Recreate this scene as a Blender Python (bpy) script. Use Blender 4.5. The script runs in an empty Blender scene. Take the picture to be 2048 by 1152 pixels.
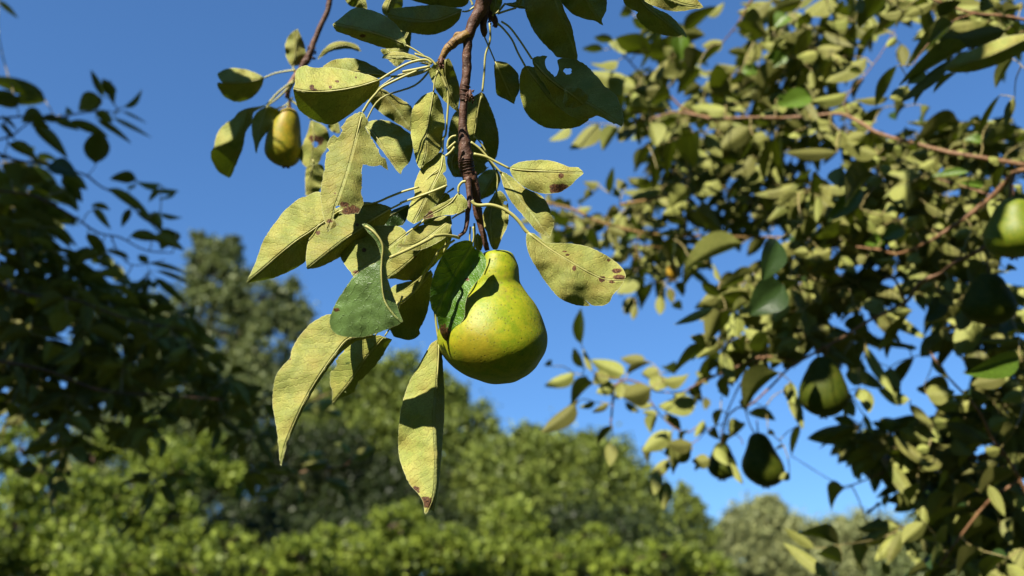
import bpy, bmesh, math, random
import numpy as np
from mathutils import Vector, Matrix, noise
from mathutils.geometry import delaunay_2d_cdt
random.seed(7); np.random.seed(7)
S = bpy.context.scene
R = math.radians

# ------------------------------------------------------------------ camera
F = 1607.0                       # focal length in pixels of a 2048 px wide frame
PITCH = R(22.8)
CAM = Vector((0, 0, 1.5))
cd = bpy.data.cameras.new('camera'); cam = bpy.data.objects.new('camera', cd)
S.collection.objects.link(cam)
cam.location = CAM; cam.rotation_euler = (R(90) + PITCH, 0, 0)
cd.sensor_width = 36; cd.lens = 36 * F / 2048
cd.clip_start = .02; cd.clip_end = 2000
cd.dof.use_dof = True; cd.dof.focus_distance = .52; cd.dof.aperture_fstop = 5.7
S.camera = cam
CR = Matrix.Rotation(R(90) + PITCH, 3, 'X')

# ------------------------------------------------------------------ light
SUN_C = Vector((-.41, .80, .44)).normalized()      # towards the sun, camera axes
SUN = CR @ SUN_C
elev = math.asin(SUN.z); azim = math.atan2(SUN.x, SUN.y)
w = bpy.data.worlds.new('World'); S.world = w; w.use_nodes = True
nt = w.node_tree; bg = nt.nodes['Background']
sk = nt.nodes.new('ShaderNodeTexSky'); sk.sky_type = 'NISHITA'; sk.sun_disc = False
sk.sun_elevation = elev; sk.sun_rotation = azim
sk.air_density = 1.0; sk.dust_density = .0; sk.ozone_density = 3.0
gm = nt.nodes.new('ShaderNodeGamma'); gm.inputs[1].default_value = .7; nt.links.new(sk.outputs[0], gm.inputs[0])
wb = nt.nodes.new('ShaderNodeMix'); wb.data_type = 'RGBA'; wb.blend_type = 'MULTIPLY'; wb.inputs[0].default_value = 1; wb.inputs[7].default_value = (.57, 1.0, 1.56, 1)
nt.links.new(gm.outputs[0], wb.inputs[6]); nt.links.new(wb.outputs[2], bg.inputs[0]); bg.inputs[1].default_value = .084
sd = bpy.data.lights.new('sun', 'SUN'); so = bpy.data.objects.new('sun', sd); S.collection.objects.link(so)
sd.energy = 5.0; sd.angle = R(.5); sd.color = (1, .93, .80)
so.rotation_euler = SUN.to_track_quat('Z', 'Y').to_euler()
S.view_settings.view_transform = 'Standard'; S.view_settings.look = 'None'
S.view_settings.gamma = 1; S.view_settings.exposure = 1.0
S.cycles.use_denoising = True; S.cycles.max_bounces = 6; S.cycles.transparent_max_bounces = 4
S.cycles.diffuse_bounces = 2; S.cycles.glossy_bounces = 2; S.cycles.transmission_bounces = 3
S.cycles.caustics_reflective = False; S.cycles.caustics_refractive = False

# ------------------------------------------------------------------ helpers
def cv(x, y, d): return Vector(((x - 1024) / F * d, -(y - 576) / F * d, -d))
def at(x, y, d): return CAM + CR @ cv(x, y, d)       # a point seen at that pixel, d metres away
T = {'T1': (400, 0, 4.431), 'T2': (800, 0, 4.096), 'T3': (400, 220, 4.431), 'T4': (750, 250, 4.431),
     'T5': (480, 400, 4.431), 'T6': (850, 440, 3.389), 'T7': (500, 600, 2.56), 'P': (0, 0, 1),
     'R1': (1080, 0, 4.096), 'R2': (1548, 0, 4.096), 'R3': (1080, 260, 4.096), 'R4': (1548, 260, 4.096),
     'R5': (1080, 520, 4.096), 'R6': (1548, 520, 4.096), 'R7': (1080, 780, 4.096), 'R8': (1548, 780, 3.096),
     'L1': (0, 130, 5.12), 'L2': (0, 330, 5.12), 'L3': (0, 530, 5.12)}
def px(t, pts):
    x0, y0, k = T[t]; return [(x0 + p[0] / k, y0 + p[1] / k) for p in pts]
def prs(s):
    """'T1 10,20 30,40 T2 5,6' -> pixel points"""
    out = []; t = 'P'
    for a in s.split():
        if a in T: t = a
        else:
            x, y = a.split(','); out += px(t, [(float(x), float(y))])
    return out
def tag(o, label=None, cat=None, group=None, kind=None):
    for k, v in (('label', label), ('category', cat), ('group', group), ('kind', kind)):
        if v: o[k] = v
    return o
def empty(name, loc, **k):
    o = bpy.data.objects.new(name, None); o.empty_display_size = .05
    S.collection.objects.link(o); o.location = loc
    return tag(o, **k)
def mesh_obj(name, vs, fs, mat, parent=None, smooth=True, local=False):
    me = bpy.data.meshes.new(name)
    off = Vector((0, 0, 0))
    if parent is not None and not local:
        p = parent
        while p is not None: off = off + p.location; p = p.parent
    if len(vs) > 20000:
        a = np.asarray(vs, dtype=float) - np.array(off)
        me.from_pydata(a.tolist(), [], fs)
    else: me.from_pydata([tuple(Vector(v) - off) for v in vs], [], fs)
    for m in (mat if isinstance(mat, list) else [mat]): me.materials.append(m)
    if smooth: me.polygons.foreach_set('use_smooth', [True] * len(me.polygons))
    o = bpy.data.objects.new(name, me); S.collection.objects.link(o)
    if parent is not None: o.parent = parent
    return o
def catmull(P, n=6):
    if len(P) < 3: return [tuple(p) for p in P]
    P = [np.array(p, float) for p in P]
    Q = [2 * P[0] - P[1]] + P + [2 * P[-1] - P[-2]]
    out = []
    for i in range(1, len(Q) - 2):
        a, b, c, d = Q[i - 1:i + 3]
        for k in range(n):
            t = k / n
            out.append(tuple(.5 * (2 * b + (c - a) * t + (2 * a - 5 * b + 4 * c - d) * t * t + (3 * b - a - 3 * c + d) * t ** 3)))
    out.append(tuple(P[-1]))
    return out
class MB:
    def __init__(s): s.v = []; s.f = []
    def tube(s, pts, rad, n=8, rough=0, seed=0, cap=True):
        """pts: world points, rad: a radius for each"""
        m = len(pts); base = len(s.v); pts = [Vector(p) for p in pts]
        up = Vector((.3, .2, .9)); 
        for i, p in enumerate(pts):
            t = (pts[min(i + 1, m - 1)] - pts[max(i - 1, 0)])
            t = t.normalized() if t.length > 1e-9 else Vector((0, 0, 1))
            a = t.cross(up)
            if a.length < 1e-3: a = t.cross(Vector((1, 0, 0)))
            a.normalize(); b = t.cross(a); up = b * -1 if False else up
            for k in range(n):
                th = 2 * math.pi * k / n; r = rad[i]
                dirv = a * math.cos(th) + b * math.sin(th)
                if rough: r *= 1 + rough * noise.noise((p + dirv * rad[i]) * 260 + Vector((seed, 0, 0))) + rough * .6 * noise.noise((p + dirv * rad[i]) * 90)
                s.v.append(p + dirv * r)
        for i in range(m - 1):
            for k in range(n):
                a0 = base + i * n + k; b0 = base + i * n + (k + 1) % n
                s.f.append((a0, b0, b0 + n, a0 + n))
        if cap:
            s.f.append(tuple(base + k for k in range(n))[::-1]); s.f.append(tuple(base + (m - 1) * n + k for k in range(n)))
    def build(s, name, mat, parent=None): return mesh_obj(name, s.v, s.f, mat, parent)
def path(s, d, r, sub=5):
    """pixel polyline -> smoothed world points and radii; d = depths, r = radii in px"""
    P = prs(s) if isinstance(s, str) else s
    n = len(P)
    dd = np.interp(np.linspace(0, 1, n), np.linspace(0, 1, len(d)), d) if hasattr(d, '__len__') else [d] * n
    rr = np.interp(np.linspace(0, 1, n), np.linspace(0, 1, len(r)), r) if hasattr(r, '__len__') else [r] * n
    Q = catmull([(p[0], p[1], a, b) for p, a, b in zip(P, dd, rr)], sub)
    return [at(q[0], q[1], q[2]) for q in Q], [q[3] * q[2] / F for q in Q], Q

# ------------------------------------------------------------------ materials
def nodes(name):
    m = bpy.data.materials.new(name); m.use_nodes = True
    t = m.node_tree; t.nodes.remove(t.nodes['Principled BSDF'])
    N = lambda ty, **k: _n(t, ty, k)
    return m, t, N, t.nodes['Material Output']
def _n(t, ty, k):
    n = t.nodes.new('ShaderNode' + ty)
    for a, b in k.items():
        if a.startswith('i_'):
            key = a[2:].replace('_', ' ')
            key = int(key) if key.isdigit() else key
            n.inputs[key].default_value = b
        else: setattr(n, a, b)
    return n
def mixc(t, fac, a, b, mode='MIX'):
    n = t.nodes.new('ShaderNodeMix'); n.data_type = 'RGBA'; n.blend_type = mode
    for s, v in ((0, fac), (6, a), (7, b)):
        if isinstance(v, bpy.types.NodeSocket): t.links.new(v, n.inputs[s])
        elif v is not None: n.inputs[s].default_value = v if s == 0 else (*v, 1)
    return n.outputs[2]
def ramp(t, src, stops):
    n = t.nodes.new('ShaderNodeValToRGB'); t.links.new(src, n.inputs[0])
    e = n.color_ramp.elements
    while len(e) < len(stops): e.new(.5)
    for q, (p, c) in zip(e, stops): q.position = p; q.color = (*c, 1) if len(c) == 3 else c
    return n.outputs[0]
def math_(t, op, a, b=None):
    n = t.nodes.new('ShaderNodeMath'); n.operation = op
    for i, v in enumerate((a, b)):
        if v is None: continue
        if isinstance(v, bpy.types.NodeSocket): t.links.new(v, n.inputs[i])
        else: n.inputs[i].default_value = v
    return n.outputs[0]
G3 = lambda v: (v, v, v)

def leaf_material(name, under, top, thin, detail=True, var=.25, seed_attr=False, vein_top=.6):
    m, t, N, out = nodes(name)
    L = t.links.new
    info = N('ObjectInfo'); geo = N('NewGeometry'); tc = N('TexCoord')
    uv = tc.outputs['UV']
    bump_src = None
    fine = N('TexNoise', i_Scale=900.0 if detail else 60.0, i_Detail=3.0, i_Roughness=.65); L(tc.outputs['Object'], fine.inputs['Vector'])
    mid = N('TexNoise', i_Scale=90.0 if detail else 25.0, i_Detail=4.0); L(tc.outputs['Object'], mid.inputs['Vector'])
    cu = mixc(t, ramp(t, mid.outputs[0], [(.32, (0, 0, 0)), (.68, (1, 1, 1))]), tuple(c * q for c, q in zip(under, (.74, .86, .7))), tuple(c * 1.18 for c in under))
    cu = mixc(t, ramp(t, fine.outputs[0], [(.36, (1, 1, 1)), (.50, (0, 0, 0))]), cu, tuple(c * .66 for c in under))
    ct = mixc(t, ramp(t, mid.outputs[0], [(.3, (0, 0, 0)), (.7, (1, 1, 1))]), tuple(c * .7 for c in top), tuple(c * 1.3 for c in top))
    # leaf to leaf variation
    hv = N('HueSaturation'); L(cu, hv.inputs['Color'])
    if seed_attr:
        at_ = N('Attribute', attribute_name='seed'); rnd = at_.outputs['Fac']
    else: rnd = info.outputs['Random']
    L(math_(t, 'MULTIPLY_ADD', rnd, var * .05), hv.inputs['Hue']); hv.inputs['Hue'].links[0].from_node.inputs[2].default_value = .5 - var * .015
    mv = math_(t, 'MULTIPLY_ADD', rnd, var * 1.6); mv.node.inputs[2].default_value = 1 - var * .8; L(mv, hv.inputs['Value'])
    cu = hv.outputs[0]
    if detail:
        sx = N('SeparateXYZ'); L(uv, sx.inputs[0])
        u = math_(t, 'ABSOLUTE', sx.outputs[0]); v = sx.outputs[1]
        wob = N('TexNoise', i_Scale=2.2, i_Detail=2.0); L(uv, wob.inputs['Vector'])
        wv = math_(t, 'MULTIPLY', math_(t, 'SUBTRACT', wob.outputs[0], .5), .8)
        q = math_(t, 'ADD', math_(t, 'SUBTRACT', v, math_(t, 'MULTIPLY', math_(t, 'POWER', u, .9), .95)), wv)
        tri = math_(t, 'ABSOLUTE', math_(t, 'SUBTRACT', math_(t, 'FRACT', math_(t, 'MULTIPLY', q, 1.9)), .5))
        vein = ramp(t, tri, [(0, (1, 1, 1)), (.055, (.35, .35, .35)), (.12, (0, 0, 0))])
        midr = ramp(t, u, [(0, (1, 1, 1)), (.055, (1, 1, 1)), (.11, (0, 0, 0))])
        vor = N('TexVoronoi', feature='DISTANCE_TO_EDGE', i_Scale=6.5); L(uv, vor.inputs['Vector'])
        net = ramp(t, vor.outputs['Distance'], [(0, (1, 1, 1)), (.09, (0, 0, 0))])
        cu = mixc(t, math_(t, 'MULTIPLY', math_(t, 'MULTIPLY', vein, 1.25), math_(t, 'SUBTRACT', mid.outputs[0], .05)), cu, tuple(min(1, c * 1.4) for c in under))
        cu = mixc(t, math_(t, 'MULTIPLY', net, .26), cu, tuple(c * .55 for c in under))
        cu = mixc(t, midr, cu, (.34, .36, .12))
        ct = mixc(t, math_(t, 'MULTIPLY', vein, vein_top * .55), ct, (.14, .22, .06))
        ct = mixc(t, math_(t, 'MULTIPLY', midr, vein_top), ct, (.26, .30, .09))
        big = N('TexNoise', i_Scale=.45, i_Detail=3.0); L(uv, big.inputs['Vector'])
        cu = mixc(t, ramp(t, big.outputs[0], [(.45, (0, 0, 0)), (.72, (.8, .8, .8))]), cu, (.32, .25, .06))
        cu = mixc(t, ramp(t, big.outputs[0], [(.30, (.7, .7, .7)), (.47, (0, 0, 0))]), cu, (.20, .235, .065))
        sp = N('Attribute', attribute_name='spot')
        spn = math_(t, 'ADD', sp.outputs['Fac'], math_(t, 'ADD', math_(t, 'MULTIPLY', math_(t, 'SUBTRACT', mid.outputs[0], .5), 1.3), math_(t, 'MULTIPLY', math_(t, 'SUBTRACT', fine.outputs[0], .5), .7)))
        spf = ramp(t, spn, [(.42, (0, 0, 0)), (.55, (1, 1, 1))])
        brown = mixc(t, ramp(t, fine.outputs[0], [(.4, (0, 0, 0)), (.6, (1, 1, 1))]), (.030, .012, .006), (.15, .068, .026))
        cu = mixc(t, spf, cu, brown); ct = mixc(t, spf, ct, brown)
        # scattered small brown specks
        sv = N('TexVoronoi', i_Scale=1.1, i_Randomness=1.0); L(uv, sv.inputs['Vector'])
        sc_ = N('SeparateColor'); L(sv.outputs['Color'], sc_.inputs[0])
        dot = math_(t, 'MULTIPLY', ramp(t, sv.outputs['Distance'], [(.045, (1, 1, 1)), (.085, (0, 0, 0))]), math_(t, 'GREATER_THAN', sc_.outputs[0], .91))
        cu = mixc(t, math_(t, 'MULTIPLY', dot, .85), cu, (.05, .022, .01)); ct = mixc(t, math_(t, 'MULTIPLY', dot, .8), ct, (.05, .03, .012))
        ed = N('Attribute', attribute_name='rim')
        ef = ramp(t, ed.outputs['Fac'], [(.70, (0, 0, 0)), (.9, (1, 1, 1))])
        cu = mixc(t, math_(t, 'MULTIPLY', ef, .8), cu, (.42, .42, .2)); ct = mixc(t, math_(t, 'MULTIPLY', ef, .7), ct, (.30, .34, .14))
        hgt = math_(t, 'ADD', math_(t, 'ADD', math_(t, 'MULTIPLY', vein, .40), math_(t, 'MULTIPLY', midr, 1.0)), math_(t, 'ADD', math_(t, 'MULTIPLY', net, .12), math_(t, 'MULTIPLY', fine.outputs[0], .4)))
        bp = N('Bump', i_Strength=.75, i_Distance=.0008); L(hgt, bp.inputs['Height'])
        nrm = bp.outputs[0]
    else:
        bp = N('Bump', i_Strength=.3, i_Distance=.002); L(mid.outputs[0], bp.inputs['Height']); nrm = bp.outputs[0]
    pu = N('BsdfPrincipled', i_Roughness=.62); L(cu, pu.inputs['Base Color']); pu.inputs['Specular IOR Level'].default_value = .25
    pt = N('BsdfPrincipled', i_Roughness=.36); L(ct, pt.inputs['Base Color']); pt.inputs['Specular IOR Level'].default_value = .5
    for p in (pu, pt): L(nrm, p.inputs['Normal'])
    ms = N('MixShader'); L(geo.outputs['Backfacing'], ms.inputs[0]); L(pt.outputs[0], ms.inputs[1]); L(pu.outputs[0], ms.inputs[2])
    tr = N('BsdfTranslucent'); 
    tcol = mixc(t, mid.outputs[0], tuple(c * .7 for c in thin), tuple(c * 1.3 for c in thin))
    if detail: tcol = mixc(t, spf, tcol, (.04, .015, .005)); tcol = mixc(t, math_(t, 'MULTIPLY', vein, .35), tcol, tuple(c * .5 for c in thin))
    L(tcol, tr.inputs[0]); L(nrm, tr.inputs['Normal'])
    m2 = N('MixShader', i_0=.13); L(ms.outputs[0], m2.inputs[1]); L(tr.outputs[0], m2.inputs[2])
    L(m2.outputs[0], out.inputs[0])
    return m
UNDER = (.315, .310, .078); TOP = (.030, .062, .014); THIN = (.13, .19, .006)
M_leaf = leaf_material('pear_leaf', UNDER, TOP, THIN)
M_leafh = leaf_material('pear_leaf_dark', UNDER, (.075, .18, .011), THIN, vein_top=.4)
M_leafg = leaf_material('pear_leaf_green', UNDER, (.105, .175, .050), (.16, .24, .02), vein_top=.45)
M_far = leaf_material('pear_leaf_far', (.235, .225, .060), (.030, .060, .014), THIN, detail=False, var=.5)
M_farg = leaf_material('pear_leaf_far_green', (.12, .17, .03), (.085, .15, .014), (.16, .24, .01), detail=False, var=.3)
M_fars = leaf_material('pear_leaf_far_many', (.215, .205, .055), (.026, .052, .012), THIN, detail=False, var=.5, seed_attr=True)

def bark(name, c1, c2, c3, scale=1.0, rough=.6):
    m, t, N, out = nodes(name); L = t.links.new
    tc = N('TexCoord')
    a = N('TexNoise', i_Scale=120.0 * scale, i_Detail=5.0, i_Roughness=.6); L(tc.outputs['Object'], a.inputs['Vector'])
    b = N('TexNoise', i_Scale=480.0 * scale, i_Detail=3.0); L(tc.outputs['Object'], b.inputs['Vector'])
    v = N('TexVoronoi', i_Scale=420.0 * scale); L(tc.outputs['Object'], v.inputs['Vector'])
    c = mixc(t, ramp(t, a.outputs[0], [(.35, (0, 0, 0)), (.65, (1, 1, 1))]), c1, c2)
    c = mixc(t, ramp(t, b.outputs[0], [(.55, (0, 0, 0)), (.75, (.7, .7, .7))]), c, tuple(x * .3 for x in c1))
    c = mixc(t, ramp(t, v.outputs['Distance'], [(.10, (1, 1, 1)), (.2, (0, 0, 0))]), c, c3)
    bp = N('Bump', i_Strength=.8, i_Distance=.0009); L(math_(t, 'ADD', a.outputs[0], math_(t, 'MULTIPLY', b.outputs[0], .5)), bp.inputs['Height'])
    p = N('BsdfPrincipled', i_Roughness=rough); L(c, p.inputs['Base Color']); L(bp.outputs[0], p.inputs['Normal'])
    L(p.outputs[0], out.inputs[0]); return m
M_bark = bark('young_bark', (.055, .024, .015), (.14, .062, .035), (.30, .22, .15))
M_spur = bark('spur_bark', (.16, .085, .02), (.26, .15, .03), (.12, .05, .02))
M_twig = bark('twig_bark', (.16, .075, .030), (.27, .145, .065), (.30, .24, .15), .6)
M_dark = bark('old_bark', (.05, .022, .014), (.11, .05, .03), (.2, .15, .1), .6)
def plain(name, c, rough=.5, var=.25, scale=200.0):
    m, t, N, out = nodes(name); L = t.links.new
    tc = N('TexCoord'); a = N('TexNoise', i_Scale=scale, i_Detail=3.0); L(tc.outputs['Object'], a.inputs['Vector'])
    p = N('BsdfPrincipled', i_Roughness=rough); L(mixc(t, a.outputs[0], tuple(x * (1 - var) for x in c), tuple(x * (1 + var) for x in c)), p.inputs['Base Color'])
    L(p.outputs[0], out.inputs[0]); return m
M_pet = plain('petiole', (.40, .38, .12)); M_petfar = plain('petiole_far', (.30, .24, .09)); M_scale = plain('bud_scale', (.10, .042, .022), .6, .5)

def pear_material(name, base, warm, blush, bdir, bamt=1.0, rough=.50, spec=.32):
    m, t, N, out = nodes(name); L = t.links.new
    tc = N('TexCoord'); ob = tc.outputs['Object']
    a = N('TexNoise', i_Scale=45.0, i_Detail=4.0); L(ob, a.inputs['Vector'])
    b = N('TexNoise', i_Scale=420.0, i_Detail=3.0, i_Roughness=.7); L(ob, b.inputs['Vector'])
    c = mixc(t, ramp(t, a.outputs[0], [(.3, (0, 0, 0)), (.7, (1, 1, 1))]), base, warm)
    g = N('TexNoise', i_Scale=170.0, i_Detail=6.0, i_Roughness=.75); L(ob, g.inputs['Vector'])
    c = mixc(t, ramp(t, g.outputs[0], [(.40, (.8, .8, .8)), (.60, (0, 0, 0))]), c, tuple(x * q for x, q in zip(base, (.55, .78, .6))))
    rs = N('TexNoise', i_Scale=26.0, i_Detail=8.0, i_Roughness=.8); L(ob, rs.inputs['Vector'])
    c = mixc(t, ramp(t, rs.outputs[0], [(.57, (0, 0, 0)), (.68, (.75, .75, .75))]), c, (.20, .145, .03))
    sh = N('VectorMath', operation='DISTANCE'); L(ob, sh.inputs[0]); sh.inputs[1].default_value = bdir
    bl = math_(t, 'ADD', math_(t, 'MULTIPLY', sh.outputs['Value'], -38.0), math_(t, 'MULTIPLY', b.outputs[0], 1.0))
    bl = math_(t, 'ADD', bl, math_(t, 'MULTIPLY', a.outputs[0], .6))
    f = ramp(t, bl, [(-.0, (0, 0, 0)), (.55, (1, 1, 1))])
    c = mixc(t, math_(t, 'MULTIPLY', f, bamt), c, blush)
    v = N('TexVoronoi', i_Scale=470.0, i_Randomness=1.0); L(ob, v.inputs['Vector'])
    vs = N('SeparateColor'); L(v.outputs['Color'], vs.inputs[0])
    dots = math_(t, 'MULTIPLY', ramp(t, v.outputs['Distance'], [(.16, (1, 1, 1)), (.34, (0, 0, 0))]), ramp(t, vs.outputs[0], [(.25, (0, 0, 0)), (.7, (1, 1, 1))]))
    c = mixc(t, math_(t, 'MULTIPLY', dots, .75), c, (.13, .12, .015))
    bp = N('Bump', i_Strength=.25, i_Distance=.0006); L(math_(t, 'ADD', math_(t, 'MULTIPLY', dots, -.5), math_(t, 'ADD', b.outputs[0], math_(t, 'MULTIPLY', a.outputs[0], 2.0))), bp.inputs['Height'])
    p = N('BsdfPrincipled', i_Roughness=rough); L(c, p.inputs['Base Color']); L(bp.outputs[0], p.inputs['Normal'])
    p.inputs['Specular IOR Level'].default_value = spec
    L(p.outputs[0], out.inputs[0]); return m

# ------------------------------------------------------------------ a traced leaf (its outline, its midrib, its own depth and folds)
def inpoly(P, X, Y):
    P = np.asarray(P); n = len(P); r = np.zeros(X.shape, bool); j = n - 1
    for i in range(n):
        xi, yi = P[i]; xj, yj = P[j]
        c = ((yi > Y) != (yj > Y))
        if yj != yi: r ^= c & (X < (xj - xi) * (Y - yi) / (yj - yi) + xi)
        j = i
    return r
def densify(P, step):
    out = []
    for a, b in zip(P[:-1], P[1:]):
        n = max(1, int(math.hypot(b[0] - a[0], b[1] - a[1]) / step))
        for k in range(n): out.append((a[0] + (b[0] - a[0]) * k / n, a[1] + (b[1] - a[1]) * k / n))
    out.append(P[-1]); return out
def near_line(P, X, Y):
    """nearest point on polyline P: (t along in px, signed distance)"""
    P = np.asarray(P, float); best = np.full(X.shape, 1e9); T_ = np.zeros(X.shape); D = np.zeros(X.shape); acc = 0
    n = len(P) - 1
    for i in range(n):
        a = P[i]; b = P[i + 1]; e = b - a; l = math.hypot(*e) + 1e-9
        s = ((X - a[0]) * e[0] + (Y - a[1]) * e[1]) / l
        lo = -1e9 if i == 0 else 0; hi = 1e9 if i == n - 1 else l
        sc = np.clip(s, lo, hi)
        dx = X - a[0] - e[0] / l * sc; dy = Y - a[1] - e[1] / l * sc
        d = np.hypot(dx, dy); cr = (e[0] * (Y - a[1]) - e[1] * (X - a[0]))
        k = d < best - 1e-6
        best[k] = d[k]; T_[k] = (acc + sc)[k]; D[k] = (np.sign(cr) * d)[k]
        acc += l
    return T_, D, acc
def seg_dist(P, X, Y):
    P = np.asarray(P, float); best = np.full(X.shape, 1e9)
    for i in range(len(P) - 1):
        a = P[i]; e = P[i + 1] - a; l2 = (e ** 2).sum() + 1e-9
        s = np.clip(((X - a[0]) * e[0] + (Y - a[1]) * e[1]) / l2, 0, 1)
        best = np.minimum(best, np.hypot(X - a[0] - e[0] * s, Y - a[1] - e[1] * s))
    return best
def traced_leaf(parent, M, A, B, d=.52, z=(0, 0, 0), s=(.5, .5), c=(0, 0), up='u', crease=None, holes=(), spots=(), ragged=0,
                step=4.0, wave=(.17, 2.4), mat=None, label=None, pet=None, petr=(1.5, 2.3), petd=None, name='leaf', seed=None, sub=3):
    """M midrib base->tip; A and B the two edges base->tip; z = depth in cm at base, tip and middle; s = how fast each side
    falls away (first: the traveller's right hand going base->tip); c = curl of each side"""
    rnd = random.Random(seed if seed is not None else hash(M) & 0xffff)
    rnd = random.Random(sum(map(ord, M)))
    M = catmull(prs(M), 4); A = prs(A); B = prs(B)
    sm = (lambda q: q) if ragged == 2 else (lambda q: catmull(q, sub))
    out = densify(sm(A), step)[:-1] + densify(sm(B)[::-1], step)[:-1]
    cx = sum(p[0] for p in out) / len(out); cy = sum(p[1] for p in out) / len(out)
    jit = .55 if not ragged else 1.1
    out = [(p[0] + rnd.uniform(-jit, jit), p[1] + rnd.uniform(-jit, jit)) for p in out]
    O = np.array(out)
    xs = np.arange(O[:, 0].min(), O[:, 0].max(), step); ys = np.arange(O[:, 1].min(), O[:, 1].max(), step * .87)
    X, Y = np.meshgrid(xs, ys); X = X + (np.arange(len(ys)) % 2 * step / 2)[:, None]
    X = X.ravel(); Y = Y.ravel()
    loop = out + [out[0]]
    cl = prs(crease) if crease else None
    Cl = catmull(cl, 4) if cl else M
    k = inpoly(out, X, Y) & (seg_dist(loop, X, Y) > step * .55) & (seg_dist(Cl, X, Y) > step * .5)
    hv = []
    for (hx, hy, hr, ha) in [(*prs(h[0])[0], h[1], h[2]) for h in holes]:
        n = 12; ring = [(hx + hr * (1 + rnd.uniform(-.25, .25)) * math.cos(6.283 * q / n), hy + hr * ha * (1 + rnd.uniform(-.25, .25)) * math.sin(6.283 * q / n)) for q in range(n)]
        hv.append(ring); k &= ~inpoly(ring, X, Y)
    V = [Vector(p) for p in out]; E = [(i, (i + 1) % len(out)) for i in range(len(out))]
    Cd = [p for p in densify(Cl, step) if inpoly(out, np.array([p[0]]), np.array([p[1]]))[0]]
    b0 = len(V); V += [Vector(p) for p in Cd]; E += [(b0 + i, b0 + i + 1) for i in range(len(Cd) - 1)]
    for ring in hv:
        b0 = len(V); V += [Vector(p) for p in ring]; E += [(b0 + i, b0 + (i + 1) % 12) for i in range(12)]
    V += [Vector((x, y)) for x, y in zip(X[k], Y[k])]
    vs, _, fs, *_ = delaunay_2d_cdt(V, E, [], 0, 1e-4)
    vx = np.array([v[0] for v in vs]); vy = np.array([v[1] for v in vs])
    fa = np.array([f for f in fs if len(f) == 3])
    fx = vx[fa].mean(1); fy = vy[fa].mean(1)
    keep = inpoly(out, fx, fy)
    for ring in hv: keep &= ~inpoly(ring, fx, fy)
    fa = fa[keep]
    tt, dd, ln = near_line(M, vx, vy)
    tn = np.clip(tt / ln, -.1, 1.1)
    if cl: _, dz, _ = near_line(Cl, vx, vy)
    else: dz = dd
    cm = d / F * 100
    ab = np.sqrt(dz ** 2 + 4) - 2
    sl = np.where(dz > 0, s[0], s[1]); cc = np.where(dz > 0, c[0], c[1])
    Z = z[0] + (z[1] - z[0]) * tn + z[2] * 4 * tn * (1 - tn) + sl * ab * cm + cc * (ab / 40) ** 2 * 1.0
    wm = max(20., np.abs(dd).max())
    ph = rnd.uniform(0, 6.28)
    Z += wave[0] * np.sin(tn * 6.28 * wave[1] + ph + (dd > 0) * 1.7) * (np.abs(dd) / wm) ** 1.3 * 1.6
    nz = np.array([noise.noise(Vector((x * .018, y * .018, ph))) * .26 + noise.noise(Vector((x * .05, y * .05, ph))) * .09 for x, y in zip(vx, vy)])
    Z += nz
    dep = d + Z / 100
    o = parent
    W = [at(x, y, q) for x, y, q in zip(vx, vy, dep)]
    F_ = [tuple(f) for f in fa]
    # orientation: front = upper side of the leaf
    a, b_, c_ = F_[len(F_) // 2]
    ar = (vx[b_] - vx[a]) * (vy[c_] - vy[a]) - (vx[c_] - vx[a]) * (vy[b_] - vy[a])
    toward = ar < 0          # y runs down: clockwise on screen for ar>0 -> normal away
    if (up == 't') != toward: F_ = [f[::-1] for f in F_]
    ob = mesh_obj(name, W, F_, mat or M_leaf, parent)
    me = ob.data
    uvl = me.uv_layers.new(name='UVMap')
    li = np.zeros(len(me.loops), int); me.loops.foreach_get('vertex_index', li)
    U = np.stack([dd * cm, tt * cm + ph], 1)[li]
    uvl.data.foreach_set('uv', U.ravel().astype(np.float32))
    rim = np.clip(1 - seg_dist(loop, vx, vy) / 3.0, 0, 1)
    me.attributes.new('rim', 'FLOAT', 'POINT').data.foreach_set('value', rim.astype(np.float32))
    sp = np.zeros(len(vx))
    for q in spots:
        x, y = prs(q[0])[0]; sp = np.maximum(sp, np.clip(1.15 - .6 * np.hypot((vx - x), (vy - y) / (q[2] if len(q) > 2 else 1)) / q[1], 0, 1))
    me.attributes.new('spot', 'FLOAT', 'POINT').data.foreach_set('value', sp.astype(np.float32))
    if label: ob['label'] = label
    if pet:
        db = d + z[0] / 100
        # stalk runs from where it springs to the leaf base, then thins out along the midrib
        P = prs(pet)
        pd = [petd if petd else db, db]
        q1, r1, Q = path(P, pd, (petr[1], petr[0]))
        mb = MB(); mb.tube(q1, r1, 8)
        mb.build('petiole', M_pet, ob)
    # raised midrib
    mt = densify(M, 6); mx = np.array([p[0] for p in mt]); my = np.array([p[1] for p in mt])
    kk = inpoly(out, mx, my)
    if not cl and kk.sum() > 4:
        tn2 = np.linspace(0, 1, len(mt))
        zz = z[0] + (z[1] - z[0]) * tn2 + z[2] * 4 * tn2 * (1 - tn2)
        n2 = np.array([noise.noise(Vector((x * .018, y * .018, ph))) * .26 + noise.noise(Vector((x * .05, y * .05, ph))) * .09 for x, y in zip(mx, my)])
        sgn = -1 if up == 'u' else 1
        i0 = int(np.argmax(kk)); i1 = len(mt) - int(np.argmax(kk[::-1]))
        pts = [at(mx[i], my[i], d + (zz[i] + n2[i]) / 100 + sgn * .0001) for i in range(i0, i1)]
        rr = [max(.15, petr[0] * .75 * (1 - (i - i0) / max(1, (i1 - i0)) * .85)) * d / F for i in range(i0, i1)]
        mb = MB(); mb.tube(pts, rr, 6); mb.build('midrib', M_pet, ob)
    return ob
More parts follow.
